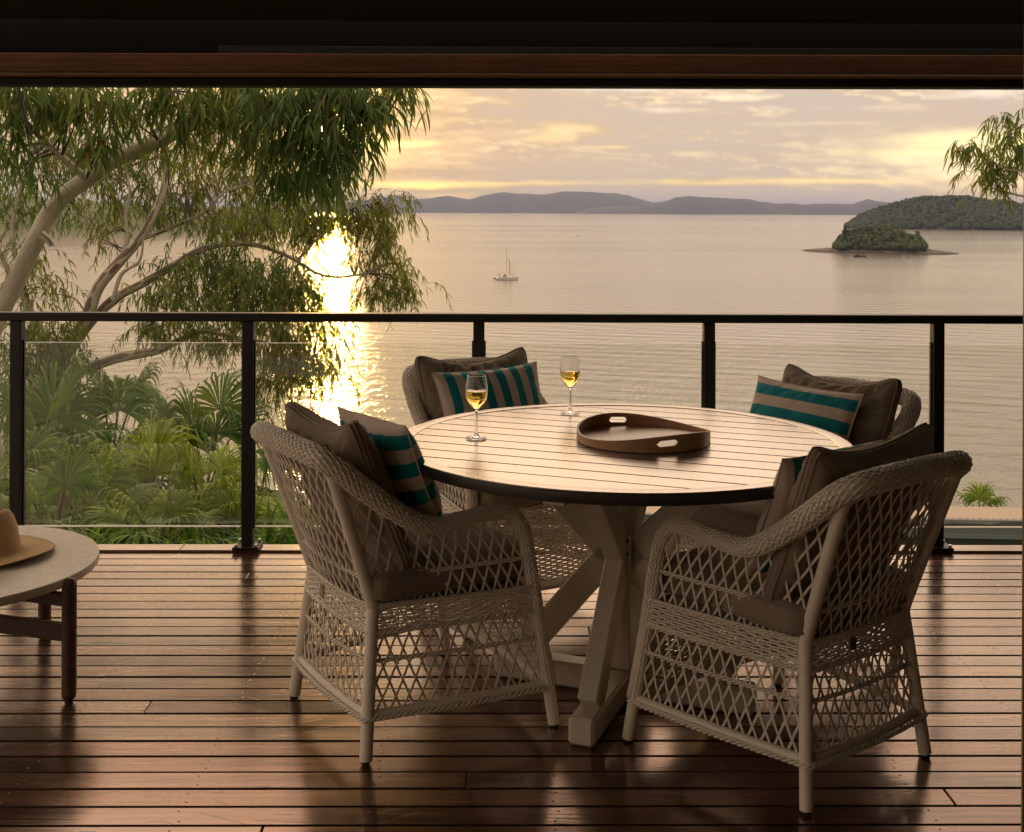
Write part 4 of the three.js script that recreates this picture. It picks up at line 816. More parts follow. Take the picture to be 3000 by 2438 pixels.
// hanging sickle leaves on thin drooping twigs inside an ellipsoid
function foliage(list, tree, o) {
  for (const [x, y, rx, ry, d, n, tone] of list) {
    const g = new MB(true), tw = new MB(), s = d * K / F, c = ad(x, y, d), per = o.per || 9, L = o.leaf;
    const count = Math.round(n * (o.dense || 1) / per);
    for (let k = 0; k < count; k++) {
      const gs = () => (rnd() + rnd() + rnd() - 1.5) * 0.98, px = gs(), py = gs(), pz = gs();
      const p = V(c.x + px * rx * s, c.y + py * ry * s + L * 0.45, c.z + pz * Math.min(rx, 90) * s * (o.deep || 1)), a = rr(0, 6.28), tl = rr(0.10, 0.24) * o.twig, path = [];
      const hx = Math.cos(a), hz = Math.sin(a);
      for (let j = 0; j <= 4; j++) { const f = j / 4; path.push(V(p.x + hx * tl * f * (1 - 0.35 * f), p.y + tl * (0.35 * f - 0.95 * f * f), p.z + hz * tl * f * (1 - 0.35 * f))); }
      tw.tube(path, 0.0016 * o.twig, 3, { caps: false });
      const shade0 = rr(0.75, 1.2), warm = tone + rr(-0.22, 0.22);
      for (let j = 0; j < per; j++) {
        const q = path[Math.min(4, 1 + ((j / per) * 4 | 0))], b = a + rr(-1.9, 1.9), len = L * rr(0.62, 1.2), out = rr(0.15, 0.75), bend = rr(-0.4, 0.4);
        let dir = V(Math.cos(b) * out, rr(-0.9, -0.02), Math.sin(b) * out).normalize(); const pts = [q.clone()]; let cur = q.clone();
        const sideDir = V(rr(-1, 1), rr(-0.3, 0.3), rr(-1, 1)).normalize(), sw = V(-dir.z, 0, dir.x).multiplyScalar(bend * 0.5);
        for (let m = 0; m < 4; m++) { dir.add(V(sw.x, -0.30, sw.z)).normalize(); cur = cur.clone().add(dir.clone().multiplyScalar(len / 4)); pts.push(cur); }
        const kk = shade0 * rr(0.75, 1.25), w = clamp(warm + rr(-0.15, 0.15), 0, 1);
        g.col = rnd() < 0.03 ? [0.20 * kk, 0.13 * kk, 0.03 * kk] : [lerp(0.070, 0.200, w) * kk, lerp(0.125, 0.205, w) * kk, lerp(0.052, 0.020, w) * kk];
        const W = L * rr(0.036, 0.058);
        g.blade(pts, (t) => W * Math.sin(Math.PI * (0.06 + 0.94 * t) ** 0.8) + 0.0006, sideDir);
      }
    }
    const f = part('foliage', g.geo(), o.mat || M.gum, tree, 'stuff');
    part('twigs', tw.geo(), M.twig, f, 'stuff');
  }
}
function gum(name, base, label, limbs, clumps, o) {
  const t = thing(name, V(0, 0, 0), 0, label, 'tree', undefined);
  const ends = [];
  limbs.forEach((l, k) => {
    const pts = l.p.map(([x, y, d]) => ad(x, y, d ?? l.d));
    if (k === 0 && base) pts.unshift(...base);
    part(k === 0 ? 'trunk' : 'limb', limbGeo(pts, l.r[0], l.r[1], l.n || 46, k < 2 ? 14 : 8, l.knob ?? 0.1), l.m || M.bark, t);
    curve(pts, 24).forEach((p) => ends.push(p));
  });
  // thin boughs that carry the leaf clumps
  const used2 = new MB();
  for (const [x, y, rx, ry, d] of clumps) {
    const s = d * K / F;
    for (let k = 0; k < (o.boughs ?? 3); k++) {
      const c = ad(x + rr(-0.5, 0.5) * rx, y + rr(-0.7, 0.3) * ry, d + rr(-0.2, 0.2)); let best = null, bd = 1e9;
      for (const e of ends) { const q = e.distanceTo(c); if (q < bd) { bd = q; best = e; } }
      if (bd < 0.08 || bd > 2.6) continue;
      const m = best.clone().lerp(c, 0.5).add(V(rr(-0.15, 0.15), rr(0, 0.3), rr(-0.15, 0.15)).multiplyScalar(Math.min(1, bd)));
      used2.tube(curve([best, m, c], 10), (q) => lerp(0.010, 0.003, q) * (o.bough || 1), 4, { caps: false });
    }
  }
  part('branches', used2.geo(), M.twig, t, 'stuff');
  foliage(clumps, t, o);
  return t;
}
{
  reseed(101);
  // near tree: pale trunk leaning in from the left, curtains of leaves under the eave
  const dA = 9.2;
  gum('gum_tree', [V(-3.9, -4.6, -9.6), V(-3.75, -2.0, -9.5)],
    'large pale gum tree leaning in from the left, its leaf curtains hanging under the eave',
    [{ p: [[-40, 760], [-5, 660], [30, 590], [72, 505], [112, 430], [180, 372], [250, 328], [330, 292], [400, 258], [452, 228, 9.1], [500, 190, 9.0], [560, 140, 8.9], [640, 90, 8.8]], d: dA, r: [0.135, 0.045], n: 70, knob: 0.07 },
      { p: [[398, 258], [405, 215], [425, 180], [470, 130], [520, 80]], d: dA, r: [0.035, 0.018] },
      { p: [[300, 305], [335, 262], [345, 215], [340, 150]], d: dA, r: [0.03, 0.014] },
      { p: [[180, 372], [120, 320], [60, 260], [10, 190], [-20, 120]], d: 8.8, r: [0.03, 0.012] },
      { p: [[452, 228], [560, 215], [680, 200], [800, 170]], d: 8.8, r: [0.03, 0.008] },
      { p: [[330, 292], [350, 330], [352, 380], [361, 420]], d: dA - 0.1, r: [0.012, 0.004], m: M.twig },
      { p: [[28, 120], [38, 178], [50, 235], [64, 284]], d: 7.6, r: [0.011, 0.009], m: M.dark, knob: 0.02 },
      { p: [[85, 490], [100, 500], [108, 512]], d: dA - 0.12, r: [0.045, 0.02] }],
    [[30, 215, 60, 70, 8.3, 260, 0.10], [15, 320, 36, 70, 8.3, 150, 0.12], [95, 215, 55, 50, 8.6, 190, 0.35], [165, 205, 60, 45, 8.5, 200, 0.25], [250, 220, 60, 55, 8.6, 230, 0.25], [212, 305, 34, 48, 8.5, 110, 0.25], [60, 370, 40, 30, 8.8, 60, 0.2],
      [325, 205, 50, 42, 8.5, 170, 0.2], [372, 290, 26, 60, 8.6, 110, 0.3], [420, 210, 55, 45, 8.6, 180, 0.25], [490, 215, 50, 50, 8.7, 190, 0.35], [455, 300, 45, 50, 8.8, 110, 0.35],
      [560, 225, 60, 60, 8.4, 300, 0.12], [640, 225, 70, 60, 8.3, 420, 0.06], [720, 220, 60, 60, 8.3, 340, 0.08], [790, 215, 45, 50, 8.5, 170, 0.25], [835, 200, 26, 40, 8.5, 60, 0.35], [610, 300, 50, 60, 8.4, 260, 0.08], [690, 310, 60, 55, 8.4, 300, 0.06], [755, 290, 36, 60, 8.5, 130, 0.14],
      [625, 380, 45, 45, 8.6, 190, 0.08], [570, 400, 34, 36, 8.7, 70, 0.3], [690, 380, 42, 42, 8.8, 110, 0.2], [540, 320, 30, 36, 8.7, 60, 0.4], [510, 280, 22, 40, 8.7, 60, 0.35]],
    { leaf: 0.165, twig: 1.3, per: 9, deep: 1.0, boughs: 4, dense: 1.5 });
}
{
  reseed(102);
  // second tree, further down the slope, many pale limbs and feathery foliage
  const d = 14;
  gum('gum_tree', [V(-5.3, -8.2, -14.6), V(-5.35, -6.5, -14.4)],
    'feathery gum tree with many pale limbs standing behind the balustrade at the left',
    [{ p: [[52, 940], [62, 890], [76, 835], [92, 775], [104, 735]], d: 13.6, r: [0.17, 0.12], n: 30 },
      { p: [[84, 820], [130, 795], [180, 770], [240, 748], [290, 738], [335, 730], [370, 712], [420, 692], [470, 700], [520, 715]], d: 13.4, r: [0.085, 0.018] },
      { p: [[96, 790], [130, 745], [165, 690], [185, 650], [205, 600], [250, 545], [290, 500], [318, 452], [340, 400], [352, 330]], d: 13.8, r: [0.10, 0.03] },
      { p: [[120, 765], [190, 672], [235, 625], [300, 590], [360, 555], [420, 520], [500, 508], [560, 518], [620, 545], [660, 570], [700, 578], [770, 570]], d: 14.0, r: [0.07, 0.010] },
      { p: [[500, 508], [530, 470], [575, 430], [640, 385], [700, 350]], d: 14.2, r: [0.028, 0.006] },
      { p: [[620, 545], [660, 500], [720, 440], [790, 420]], d: 14.2, r: [0.022, 0.005] },
      { p: [[250, 545], [265, 500], [262, 450], [270, 400], [262, 340]], d: 13.9, r: [0.035, 0.008] },
      { p: [[290, 500], [370, 470], [430, 440], [470, 400], [540, 380]], d: 14.2, r: [0.03, 0.006] },
      { p: [[235, 625], [255, 570], [290, 545], [300, 490]], d: 13.6, r: [0.03, 0.010] },
      { p: [[104, 735], [60, 640], [38, 560], [25, 480], [40, 400], [62, 330]], d: 14.3, r: [0.06, 0.014] },
      { p: [[60, 640], [15, 560], [-20, 480]], d: 14.3, r: [0.05, 0.02] },
      { p: [[40, 545], [95, 460], [170, 400], [260, 350]], d: 14.5, r: [0.028, 0.008] },
      { p: [[25, 480], [50, 450], [110, 430], [160, 380]], d: 14.6, r: [0.02, 0.006] },
      { p: [[165, 690], [230, 640], [285, 600], [330, 580]], d: 14.5, r: [0.035, 0.008] },
      { p: [[335, 730], [330, 690], [320, 660], [330, 620]], d: 13.5, r: [0.02, 0.008] },
      { p: [[420, 520], [450, 560], [500, 600], [560, 640]], d: 13.9, r: [0.02, 0.006] },
      { p: [[470, 700], [560, 715], [640, 740], [690, 760]], d: 13.4, r: [0.016, 0.005] }],
    [[120, 330, 110, 60, 15, 520, 0.30], [40, 420, 60, 60, 14.6, 280, 0.30], [150, 430, 60, 50, 14.8, 200, 0.45], [280, 380, 90, 60, 14.6, 460, 0.35], [350, 440, 60, 45, 14.4, 230, 0.4], [440, 360, 80, 60, 14.8, 380, 0.5], [60, 540, 55, 50, 14.2, 190, 0.5], [95, 610, 55, 40, 14, 130, 0.55], [215, 500, 40, 30, 14, 80, 0.5],
      [600, 440, 80, 40, 14.4, 420, 0.55], [520, 475, 80, 36, 14.3, 380, 0.5], [450, 470, 60, 30, 14.2, 190, 0.5], [690, 440, 55, 40, 14.5, 240, 0.6], [715, 468, 55, 22, 14.4, 200, 0.65], [655, 470, 40, 30, 14.4, 150, 0.6], [795, 440, 50, 45, 14.6, 300, 0.6], [810, 510, 42, 50, 14.6, 280, 0.5], [770, 480, 36, 40, 14.5, 140, 0.6], [838, 600, 40, 44, 14.5, 320, 0.55], [775, 610, 36, 34, 14.5, 160, 0.55], [745, 545, 30, 22, 14.5, 80, 0.6], [640, 500, 40, 26, 14.3, 140, 0.55],
      [430, 560, 110, 42, 14, 640, 0.25], [550, 585, 130, 52, 13.8, 1000, 0.25], [370, 615, 80, 36, 13.8, 400, 0.3], [480, 640, 120, 30, 13.7, 560, 0.3], [630, 640, 60, 50, 13.9, 460, 0.4], [590, 715, 66, 60, 13.6, 560, 0.45], [650, 770, 56, 64, 13.7, 520, 0.6], [570, 790, 40, 70, 13.8, 300, 0.6], [680, 700, 30, 50, 13.8, 160, 0.6],
      [300, 690, 40, 20, 13.6, 90, 0.4], [375, 690, 50, 26, 13.4, 170, 0.4], [460, 705, 60, 34, 13.4, 300, 0.4], [110, 700, 60, 36, 13.2, 230, 0.45], [100, 760, 50, 50, 13, 220, 0.45], [150, 780, 50, 40, 13, 150, 0.5], [130, 850, 50, 30, 13, 140, 0.45], [200, 300, 80, 50, 15.2, 260, 0.35], [330, 320, 70, 60, 15, 260, 0.45], [430, 290, 60, 50, 15.2, 200, 0.5], [250, 440, 60, 40, 14.6, 170, 0.5], [500, 400, 50, 50, 14.8, 200, 0.6], [390, 400, 50, 40, 14.6, 180, 0.5], [180, 360, 70, 40, 14.9, 180, 0.45], [560, 360, 40, 50, 14.9, 150, 0.6], [20, 730, 40, 90, 12.4, 330, 0.3], [15, 880, 36, 90, 12.2, 320, 0.3]],
    { leaf: 0.14, twig: 1.8, per: 10, deep: 1.3, boughs: 5, bough: 1.2, dense: 2.0 });
}
{
  reseed(103);
  gum('gum_tree', [V(8.2, -9, -12.6), V(8.0, -4, -12.6)],
    'overhanging gum branch with drooping leaves at the right edge beside the black post',
    [{ p: [[2700, 700], [2560, 560], [2420, 470], [2300, 440], [2200, 420], [2127, 408], [2080, 395], [2040, 380]], d: 12.6, r: [0.16, 0.006], n: 60 },
      { p: [[2200, 420], [2150, 360], [2120, 320], [2105, 280], [2092, 250], [2088, 232]], d: 12.6, r: [0.018, 0.003] },
      { p: [[2150, 360], [2090, 350], [2050, 320], [2020, 300], [2005, 315]], d: 12.5, r: [0.010, 0.003] }],
    [[2100, 310, 24, 60, 12.6, 190, 0.35], [2125, 330, 20, 60, 12.7, 170, 0.3], [2092, 262, 14, 18, 12.6, 34, 0.3], [2045, 330, 36, 26, 12.6, 130, 0.5], [2004, 326, 22, 20, 12.6, 60, 0.55], [2068, 368, 42, 26, 12.6, 210, 0.35], [2082, 395, 20, 22, 12.6, 50, 0.5], [2150, 300, 30, 70, 12.7, 160, 0.3]],
    { leaf: 0.17, twig: 1.3, per: 7, deep: 0.8, boughs: 3, bough: 0.8 });
}
// ---------------------------------------------------------------- fan palms, strappy plants and bushes on the slope
M.palm = leafMat([2.1, 2.1, 1.3], 0.5);
M.stem = std({ name: 'palm_stem', color: RGB(0.13, 0.105, 0.06), roughness: 0.8 });
function fan(g, st, base, az, el, pet, R, segs, droop, tone, hang) {
  const dir = V(Math.cos(az) * Math.cos(el), Math.sin(el), Math.sin(az) * Math.cos(el)), path = [base.clone()]; let p = base.clone(), d = dir.clone();
  for (let k = 0; k < 8; k++) { d.y -= 0.09 * (1 + 0.2 * k) * Math.cos(el); d.normalize(); p = p.clone().add(d.clone().multiplyScalar(pet / 8)); path.push(p); }
  st.tube(path, (k) => lerp(0.016, 0.007, k), 5, { caps: false });
  const side = V(-Math.sin(az), 0, Math.cos(az)), nrm = side.clone().cross(d).normalize();
  for (let s = 0; s < segs; s++) {
    const f = s / (segs - 1) * 2 - 1, ang = f * 1.95 + rr(-0.05, 0.05), len = R * (1 - 0.28 * Math.abs(f) ** 1.5) * rr(0.88, 1.08);
    let q = d.clone().multiplyScalar(Math.cos(ang)).add(side.clone().multiplyScalar(Math.sin(ang))).normalize(), c = p.clone(); const pts = [c];
    for (let m = 1; m <= 7; m++) { const t = m / 7; q.y -= droop * (0.05 + hang * 1.25 * t ** 3.2); q.add(nrm.clone().multiplyScalar(0.02 * (1 - t))); q.normalize(); c = c.clone().add(q.clone().multiplyScalar(len / 7)); pts.push(c); }
    const k = rr(0.7, 1.25), w = clamp(tone + rr(-0.2, 0.2), 0, 1);
    g.col = tone < -0.5 ? [0.13 * k, 0.085 * k, 0.045 * k] : [lerp(0.036, 0.21, w) * k, lerp(0.088, 0.25, w) * k, lerp(0.022, 0.022, w) * k];
    const W = R * 1.9 / segs * rr(0.85, 1.05);
    g.blade(pts, (t) => (t < 0.42 ? W * t : W * 0.42 * Math.max(0, 1 - (t - 0.42) / 0.58) ** 1.15) + 0.0008, side.clone().multiplyScalar(Math.cos(ang)).sub(d.clone().multiplyScalar(Math.sin(ang))));
  }
}
function palm(label, pos, o) {
  const t = thing('fan_palm', V(0, 0, 0), 0, label, 'palm', undefined), gy = Math.min(pos.y - 0.4, groundY(pos.x, -pos.z));
  part('trunk', limbGeo([V(pos.x, gy - 0.3, pos.z), pos.clone().lerp(V(pos.x, gy, pos.z), 0.5), pos.clone().add(V(0, 0.05, 0))], o.tr || 0.10, (o.tr || 0.10) * 0.8, 20, 9), M.stem, t);
  for (let k = 0; k < o.n; k++) {
    const g = new MB(true), st = new MB(), f = (k + 0.5) / o.n, el = lerp(1.45, o.low ?? -0.15, f) + rr(-0.12, 0.12), az = k * 2.39996 + rr(-0.25, 0.25);
    fan(g, st, pos, az, el, o.pet * rr(0.85, 1.15), o.R * rr(0.85, 1.1), o.segs || 22, o.droop, (o.tone ?? 0.3) + rr(-0.12, 0.12), o.hang ?? 1.3);
    const fr = part('frond', g.geo(), M.palm, t, 'stuff');
    part('stalk', st.geo(), M.stem, fr);
  }
  for (let k = 0; k < (o.dead ?? 2); k++) {          // old fronds hanging against the stem
    const g = new MB(true), st = new MB();
    fan(g, st, pos, rr(0, 6.28), rr(-0.9, -0.4), o.pet * 0.7, o.R * 0.75, 14, 1.4, -1, 1.2);
    const fr = part('dry_frond', g.geo(), M.palm, t, 'stuff');
    part('stalk', st.geo(), M.stem, fr);
  }
  return t;
}
{
  reseed(201);
  palm('big fan palm with drooping leaf tips behind the first full glass panel', ad(428, 1040, 12.5), { n: 24, pet: 0.85, R: 0.85, segs: 36, droop: 0.85, hang: 1.8, tone: 0.10, dead: 5, tr: 0.11, low: -0.1 });
  palm('fan palm standing left of the big palm against the water', ad(235, 960, 13.5), { n: 15, pet: 0.75, R: 0.8, segs: 32, droop: 0.85, hang: 1.7, tone: 0.14, dead: 3, low: 0.2 });
  palm('low dark fan palm beside the gum trunk at the far left', ad(90, 1010, 10.5), { n: 14, pet: 0.65, R: 0.72, segs: 34, droop: 0.7, hang: 1.3, tone: 0.10 });
  palm('bright green fan palm with hanging tips below the big palm', ad(305, 1085, 8.6), { n: 13, pet: 0.42, R: 0.58, segs: 36, droop: 0.95, hang: 1.8, tone: 0.62, low: 0.2 });
  palm('small bright fan palm in front of the big palm stem', ad(425, 1105, 8.3), { n: 12, pet: 0.40, R: 0.50, segs: 36, droop: 0.95, hang: 1.8, tone: 0.5, low: 0.2 });
  palm('feathery fan palm low down between the two left posts', ad(190, 1120, 7.6), { n: 14, pet: 0.34, R: 0.42, segs: 34, droop: 0.9, hang: 1.6, tone: 0.30, low: 0.2 });
  palm('dark fan palm directly under the balcony edge beside the side table', ad(110, 1150, 6.9), { n: 14, pet: 0.34, R: 0.42, segs: 34, droop: 0.8, hang: 1.5, tone: 0.22, low: 0.1 });
  palm('fan palm directly under the balcony edge left of the post base', ad(330, 1165, 6.7), { n: 15, pet: 0.30, R: 0.38, segs: 26, droop: 0.85, hang: 1.6, tone: 0.30, low: 0.2 });
  palm('deep green fan palm under the balcony edge behind the post base', ad(480, 1165, 6.9), { n: 14, pet: 0.28, R: 0.36, segs: 34, droop: 0.85, hang: 1.5, tone: 0.32, low: 0.2 });
  palm('fan palm with long hanging leaves behind the left glass panel', ad(20, 1060, 8.5), { n: 14, pet: 0.45, R: 0.5, segs: 34, droop: 0.8, hang: 1.6, tone: 0.25 });
  palm('sparse half dry palm seen between the post and the left chair', ad(545, 1030, 13.5), { n: 7, pet: 0.5, R: 0.5, segs: 14, droop: 0.9, hang: 1.4, tone: 0.7, low: 0.0, tr: 0.05 });
  palm('small palm whose top shows above the tiled roof at the right', ad(2045, 1078, 34), { n: 12, pet: 0.6, R: 0.75, segs: 16, droop: 0.8, hang: 1.2, tone: 0.35, low: 0.3 });
}
function strap(label, pos, n, len, tone, lean) {
  const t = thing('strappy_plant', V(0, 0, 0), 0, label, 'plant', undefined), g = new MB(true);
  for (let k = 0; k < n; k++) {
    const a = rr(0, 6.28), L = len * rr(0.6, 1.15); let d = V(Math.cos(a) * rr(0.2, 0.75) + lean, 1, Math.sin(a) * rr(0.2, 0.75)).normalize(), c = pos.clone().add(V(rr(-0.18, 0.18), 0, rr(-0.18, 0.18))); const pts = [c];
    for (let m = 0; m < 7; m++) { d.y -= 0.05 + 0.05 * m; d.normalize(); c = c.clone().add(d.clone().multiplyScalar(L / 7)); pts.push(c); }
    const q = rr(0.65, 1.3), w = clamp(tone + rr(-0.3, 0.3), 0, 1), W = rr(0.008, 0.017);
    g.col = [lerp(0.045, 0.20, w) * q, lerp(0.105, 0.25, w) * q, lerp(0.028, 0.03, w) * q];
    g.blade(pts, (x) => W * (x < 0.4 ? 0.7 + 0.75 * x : 1 - (x - 0.4) / 0.6) + 0.0008, V(-Math.sin(a), 0, Math.cos(a)));
  }
  part('leaves', g.geo(), M.palm, t, 'stuff');
  part('root_stock', limbGeo([pos.clone().add(V(0, -0.5, 0)), pos.clone().add(V(0, 0.04, 0))], 0.09, 0.05, 6, 7), M.stem, t);
}
{
  reseed(202);
  strap('clump of strappy green leaves under the balcony edge right of the left post', ad(575, 1205, 6.6), 90, 0.55, 0.22, -0.15);
  strap('clump of strappy leaves half hidden behind the left front armchair', ad(650, 1200, 6.7), 70, 0.5, 0.25, -0.1);
  strap('bright yellow green arching leaves in front of the brown garden wall', ad(598, 1150, 7.6), 26, 0.55, 0.95, -0.1);
  strap('clump of grassy leaves behind the post base at the left', ad(440, 1205, 6.4), 60, 0.42, 0.4, 0);
  strap('clump of grassy leaves under the balcony edge near the side table', ad(235, 1205, 6.4), 80, 0.45, 0.35, 0);
}
function bush(label, x, y, rx, ry, d, n, c0, L) {
  const t = thing('bush', V(0, 0, 0), 0, label, 'bush', undefined), g = new MB(true), s = d * K / F, c = ad(x, y, d), st = new MB(), gy = groundY(c.x, d);
  const lobes = []; for (let k = 0; k < 16; k++) { let a, b, e; do { a = rr(-1, 1); b = rr(-1, 1); e = rr(-1, 1); } while (a * a + b * b + e * e > 1); lobes.push(V(c.x + a * rx * s * 0.8, c.y + b * ry * s * 0.8, c.z + e * rx * s * 0.8)); }
  for (const l of lobes) st.tube(curve([V(c.x, gy - 0.2, c.z), c.clone().lerp(l, 0.4).setY(lerp(gy, l.y, 0.5)), l], 8), (k) => lerp(0.03, 0.006, k), 5, { caps: false });
  for (let k = 0; k < n; k++) {
    const l = lobes[(rnd() * lobes.length) | 0], R = rx * s * rr(0.22, 0.40), th = rr(0, 6.28), up = rr(-0.7, 1), rad = Math.sqrt(1 - up * up), p = V(l.x + Math.cos(th) * rad * R, l.y + up * R * 0.75, l.z + Math.sin(th) * rad * R);
    const dir = V(Math.cos(th) * rad + rr(-0.6, 0.6), up * 0.6 + rr(-0.7, 0.3), Math.sin(th) * rad + rr(-0.6, 0.6)).normalize(), len = L * rr(0.6, 1.2), q = rr(0.6, 1.3);
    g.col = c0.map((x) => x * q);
    g.blade([p, p.clone().add(dir.clone().multiplyScalar(len * 0.5)), p.clone().add(dir.clone().multiplyScalar(len)).add(V(0, -len * 0.15, 0))], (t2) => len * 0.22 * Math.sin(Math.PI * clamp(t2 * 0.9 + 0.08, 0, 1)) + 0.0005, V(rr(-1, 1), rr(-1, 1), rr(-1, 1)).normalize());
  }
  part('stems', st.geo(), M.twig, t, 'stuff');
  part('crown', g.geo(), M.palm, t, 'stuff');
}
{
  reseed(203);
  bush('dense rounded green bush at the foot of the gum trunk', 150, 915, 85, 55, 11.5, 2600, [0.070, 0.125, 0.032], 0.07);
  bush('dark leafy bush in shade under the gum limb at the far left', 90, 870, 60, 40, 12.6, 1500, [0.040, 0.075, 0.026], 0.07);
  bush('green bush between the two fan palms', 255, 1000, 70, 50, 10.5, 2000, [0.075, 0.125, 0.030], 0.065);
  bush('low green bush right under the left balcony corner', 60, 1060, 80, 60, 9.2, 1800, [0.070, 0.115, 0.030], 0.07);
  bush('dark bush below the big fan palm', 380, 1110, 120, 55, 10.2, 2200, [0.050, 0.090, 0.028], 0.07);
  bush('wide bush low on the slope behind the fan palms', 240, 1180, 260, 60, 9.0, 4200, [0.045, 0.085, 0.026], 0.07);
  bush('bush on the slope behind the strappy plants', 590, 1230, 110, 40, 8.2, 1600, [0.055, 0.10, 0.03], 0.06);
}
// ---------------------------------------------------------------- building down the slope
{
  const D0 = 28, A = at(500, 1473, D0 * 1.045), B = at(3150, 1519, D0 * 0.985), w = B.distanceTo(A), mid = A.clone().add(B).multiplyScalar(0.5), ang = Math.atan2(-(B.z - A.z), B.x - A.x);
  const t = thing('lower_building', mid, ang, 'low building below the balcony with a tan tiled roof edge and blue grey wall', 'building');
  const tilt = Math.atan2(B.y - A.y, Math.hypot(B.x - A.x, B.z - A.z)), base = new THREE.Matrix4().makeRotationZ(tilt);
  const box = (name, x, y, z, ww, h, d, m, c = 0.01, p = t) => part(name, new MB().box(0, 0, 0, ww, h, d, c, new THREE.Matrix4().makeTranslation(x, y, z).premultiply(base)).geo(), m, p);
  // pressed metal tile sheets: rows of shallow waves with a step at every row
  const g = new MB(), rows = 8, dz = 0.36, nx = Math.round(w / 0.0385), wv = 0.154;
  for (let r = 0; r < rows; r++) for (let i = 0; i <= nx; i++) {
    const x = -w / 2 + i / nx * w, wave = 0.018 * Math.max(-0.5, Math.cos(x / wv * 6.2832));
    const z0 = -r * dz, z1 = -(r + 1) * dz, y0 = -r * dz * 0.178 + wave - 0.014, y1 = -(r + 1) * dz * 0.178 + wave + 0.014;
    const a = g.v(x, y1, z0 + 0.0, 0, 1, 0.2), b = g.v(x, y0 - 0.006, z1, 0, 1, 0.2), c = g.v(x, y1, z0, 0, 0, 1), d = g.v(x, y0 - 0.03, z0, 0, 0, 1);
    if (i) { g.quad(a - 4, a, b, b - 4); g.quad(c - 4, c, d, d - 4); }
  }
  const geo = g.geo(); geo.applyMatrix4(base);
  part('roof', geo, std({ color: RGB(0.46, 0.34, 0.25), roughness: 0.5, bumpMap: rep(T.grain, 1, 1), bumpScale: 0.002 }), t, 'stuff');
  const tin = std({ color: RGB(0.12, 0.13, 0.135), roughness: 0.45, metalness: 0.2, bumpMap: rep(T.grain, 0.5, 4), bumpScale: 0.002 }), fas = std({ color: RGB(0.16, 0.20, 0.21), roughness: 0.6 }), wl = std({ color: RGB(0.07, 0.095, 0.105), roughness: 0.8 });
  box('gutter', 0, -0.10, 0.10, w, 0.13, 0.14, tin, 0.02);
  box('fascia', 0, -0.27, 0.02, w, 0.24, 0.06, fas, 0.01);
  box('soffit', 0, -0.46, -0.10, w, 0.10, 0.30, fas, 0.01);
  for (let k = 0; k < 22; k++) box('wall_panel', -w / 2 + (k + 0.5) * w / 22, -2.6, -0.36, w / 22 - 0.02, 4.4, 0.10, wl, 0.008);
  const ww = box('window', w * 0.5 - 2.16, -1.35, -0.29, 0.56, 0.72, 0.05, M.dark, 0.01);
  box('pane', w * 0.5 - 2.16, -1.35, -0.262, 0.44, 0.60, 0.02, std({ color: RGB(0.20, 0.14, 0.11), roughness: 0.25 }), 0.004, ww);
  const gw = thing('garden_wall', at(600, 1516, 17), ang, 'low brown garden wall behind the strappy plants, left of the left armchair', 'wall');
  const stone = std({ color: RGB(0.20, 0.15, 0.11), roughness: 0.95, bumpMap: rep(T.grain, 1, 1), bumpScale: 0.03 });
  part('wall_body', new MB().box(0.6, -0.28, 0, 3.2, 0.8, 0.3, 0.03).geo(), stone, gw);
  part('coping', new MB().box(0.6, 0.16, 0, 3.3, 0.08, 0.42, 0.02).geo(), std({ color: RGB(0.42, 0.34, 0.20), roughness: 0.9, bumpMap: rep(T.grain, 1, 1), bumpScale: 0.01 }), gw);
}
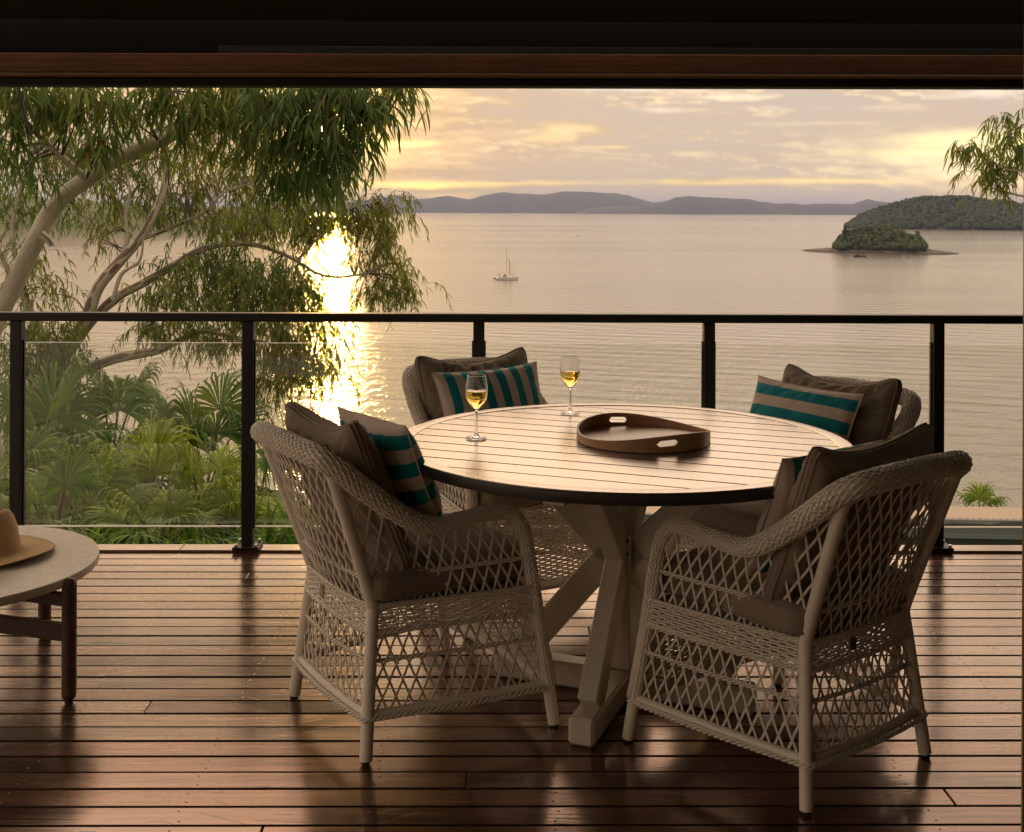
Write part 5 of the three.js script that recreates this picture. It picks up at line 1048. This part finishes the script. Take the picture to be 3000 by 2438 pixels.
// ---------------------------------------------------------------- boats
{
  const b = thing('sailing_catamaran', at(1483, 823.5, 595).setY(SEA), YAW, 'white catamaran with one furled headsail sailing on the bay', 'sailboat');
  const s = 595 / F, sx = (X) => (1430 + X / 12.4 - 1483) * s, sy = (Y) => (822.5 - (700 + Y / 12.4)) * s;
  const white = std({ color: RGB(0.62, 0.62, 0.58), roughness: 0.35 }), dk = std({ color: RGB(0.05, 0.045, 0.045), roughness: 0.6 }), sail = phy({ color: RGB(0.78, 0.72, 0.62), roughness: 0.8, transmission: 0.4, thickness: 0, side: THREE.DoubleSide }), mastM = std({ color: RGB(0.40, 0.36, 0.30), roughness: 0.5, metalness: 0.4 });
  for (const z of [1.9, -1.9]) {
    const g = new MB(), n = 20, pr = [];
    for (let k = 0; k <= n; k++) { const t = k / n, x = lerp(sx(255), sx(1092), t), hb = 0.62 * Math.sin(Math.PI * clamp(0.12 + 0.88 * t, 0, 1)) ** 0.5 * (t > 0.96 ? 0.3 : 1) + 0.03, top = lerp(0.55, 1.30, sstep(t, 0, 0.25)) + 0.12 * t; pr.push([[x, -0.4, 0], [x, 0.1, hb * 0.85], [x, top, hb], [x, top, -hb], [x, 0.1, -hb * 0.85]]); }
    for (let k = 0; k < n; k++) for (let j = 0; j < 5; j++) { const q = [pr[k][j], pr[k + 1][j], pr[k + 1][(j + 1) % 5], pr[k][(j + 1) % 5]].map(([x, y, zz]) => V(x, y, zz + z)); const mid = V((q[0].x + q[1].x) / 2, 0.5, z), nn = q[1].clone().sub(q[0]).cross(q[2].clone().sub(q[0])); if (nn.dot(q[0].clone().add(q[2]).multiplyScalar(0.5).sub(mid)) < 0) q.reverse(); g.face(q); }
    for (const e of [0, n]) g.face(pr[e].map(([x, y, zz]) => V(x, y, zz + z)));
    part('hull', g.geo(), white, b);
  }
  part('bridge_deck', boxGeo(sx(960) - sx(330), 0.35, 3.4, 0.08).translate((sx(960) + sx(330)) / 2, 1.05, 0), white, b);
  const cab = part('cabin', new MB().box((sx(530) + sx(690)) / 2, 1.9, 0, sx(690) - sx(530), 1.5, 3.0, 0.25).geo(), white, b);
  part('window', new MB().box((sx(550) + sx(650)) / 2, 2.05, 1.5, sx(650) - sx(550), 0.5, 0.06, 0.02).geo(), dk, cab);
  part('canopy', new MB().box((sx(340) + sx(640)) / 2, 2.95, 0, sx(650) - sx(335), 0.10, 2.8, 0.03, null).geo(), std({ color: RGB(0.30, 0.24, 0.20), roughness: 0.8 }), b);
  for (const x of [400, 500]) for (const z of [-1.2, 1.2]) part('canopy_post', new THREE.CylinderGeometry(0.04, 0.04, 1.8, 6).translate(sx(x), 2.05, z), mastM, b);
  part('mast', new MB().tube([V(sx(690), 1.2, 0), V(sx(650), sy(270), 0)], (k) => lerp(0.10, 0.06, k), 8).geo(), mastM, b);
  part('spreader', boxGeo(0.08, 0.06, 1.9, 0.01).translate(sx(682), sy(1100), 0), mastM, b);
  part('forestay', new MB().tube([V(sx(672), sy(500), 0), V(sx(965), 1.5, 0)], 0.025, 5).geo(), dk, b);
  { const g = new MB(), n = 14, A = V(sx(750), sy(770), 0), T2 = V(sx(785), sy(1330), 0), C = V(sx(935), sy(1365), 0); for (let j = 0; j <= n; j++) for (let i = 0; i <= n; i++) { const a = A.clone().lerp(T2, j / n), c2 = A.clone().lerp(C, j / n), p = a.lerp(c2, i / n); p.z += 0.5 * Math.sin(Math.PI * i / n) * j / n; g.v(p.x, p.y, p.z, 0, 0, 1); if (i && j) { const k = j * (n + 1) + i; g.quad(k - n - 2, k - n - 1, k, k - 1); } } const q = g.geo(); q.computeVertexNormals(); part('headsail', q, sail, b); }
  part('sail_cover', new MB().tube([V(sx(752), sy(770), 0), V(sx(772), sy(1050), 0.02), V(sx(782), sy(1335), 0), V(sx(935), sy(1365), 0)], 0.11, 6).geo(), dk, b);
  part('dinghy', new MB().tube([V(sx(190), sy(1490), 0.4), V(sx(230), sy(1470), 0), V(sx(300), sy(1455), 0.2)], 0.25, 8).geo(), dk, b);
  const person = (label, x, z, h) => { const q = thing('person', V(0, 0, 0), 0, label, 'person', undefined); const m = b.localToWorld ? (b.updateMatrixWorld(true), b.localToWorld(V(x, 0.75, z))) : V(0, 0, 0); q.position.copy(m); const prof = [[0, 0], [0.10, 0.01], [0.13, 0.25], [0.16, 0.5], [0.19, 0.85], [0.17, 1.0], [0.21, 1.30], [0.20, 1.42], [0.07, 1.49], [0.065, 1.54], [0.10, 1.60], [0.11, 1.68], [0.09, 1.76], [0, 1.80]].map(([r, y]) => [r, y * h]); part('body', lathe(prof, 14), std({ color: RGB(0.11, 0.07, 0.06), roughness: 0.8 }), q); };
  person('person in dark clothes standing at the stern of the catamaran', sx(405), 0.6, 1.0);
  const launch = (u, v, d, L, label) => { const q = thing('motor_launch', at(u, v, d).setY(SEA), YAW + 0.5, label, 'boat'); part('hull', new MB().box(0, L * 0.05, 0, L, L * 0.16, L * 0.28, L * 0.04).geo(), white, q); part('cabin', new MB().box(-L * 0.06, L * 0.19, 0, L * 0.42, L * 0.14, L * 0.22, L * 0.03).geo(), white, q); };
  launch(1501, 631, 7200, 16, 'tiny distant white boat on the horizon left of centre');
  launch(1692, 693, 1600, 5, 'tiny motor boat far out on the bay between the catamaran and the islands');
  launch(2211, 667, 2300, 7, 'tiny dark motor boat far out, left of the wooded island');
}
// sea haze
scene.fog = new THREE.FogExp2(RGB(0.56, 0.64, 0.95), 0.000046);
renderer.render(scene, camera);
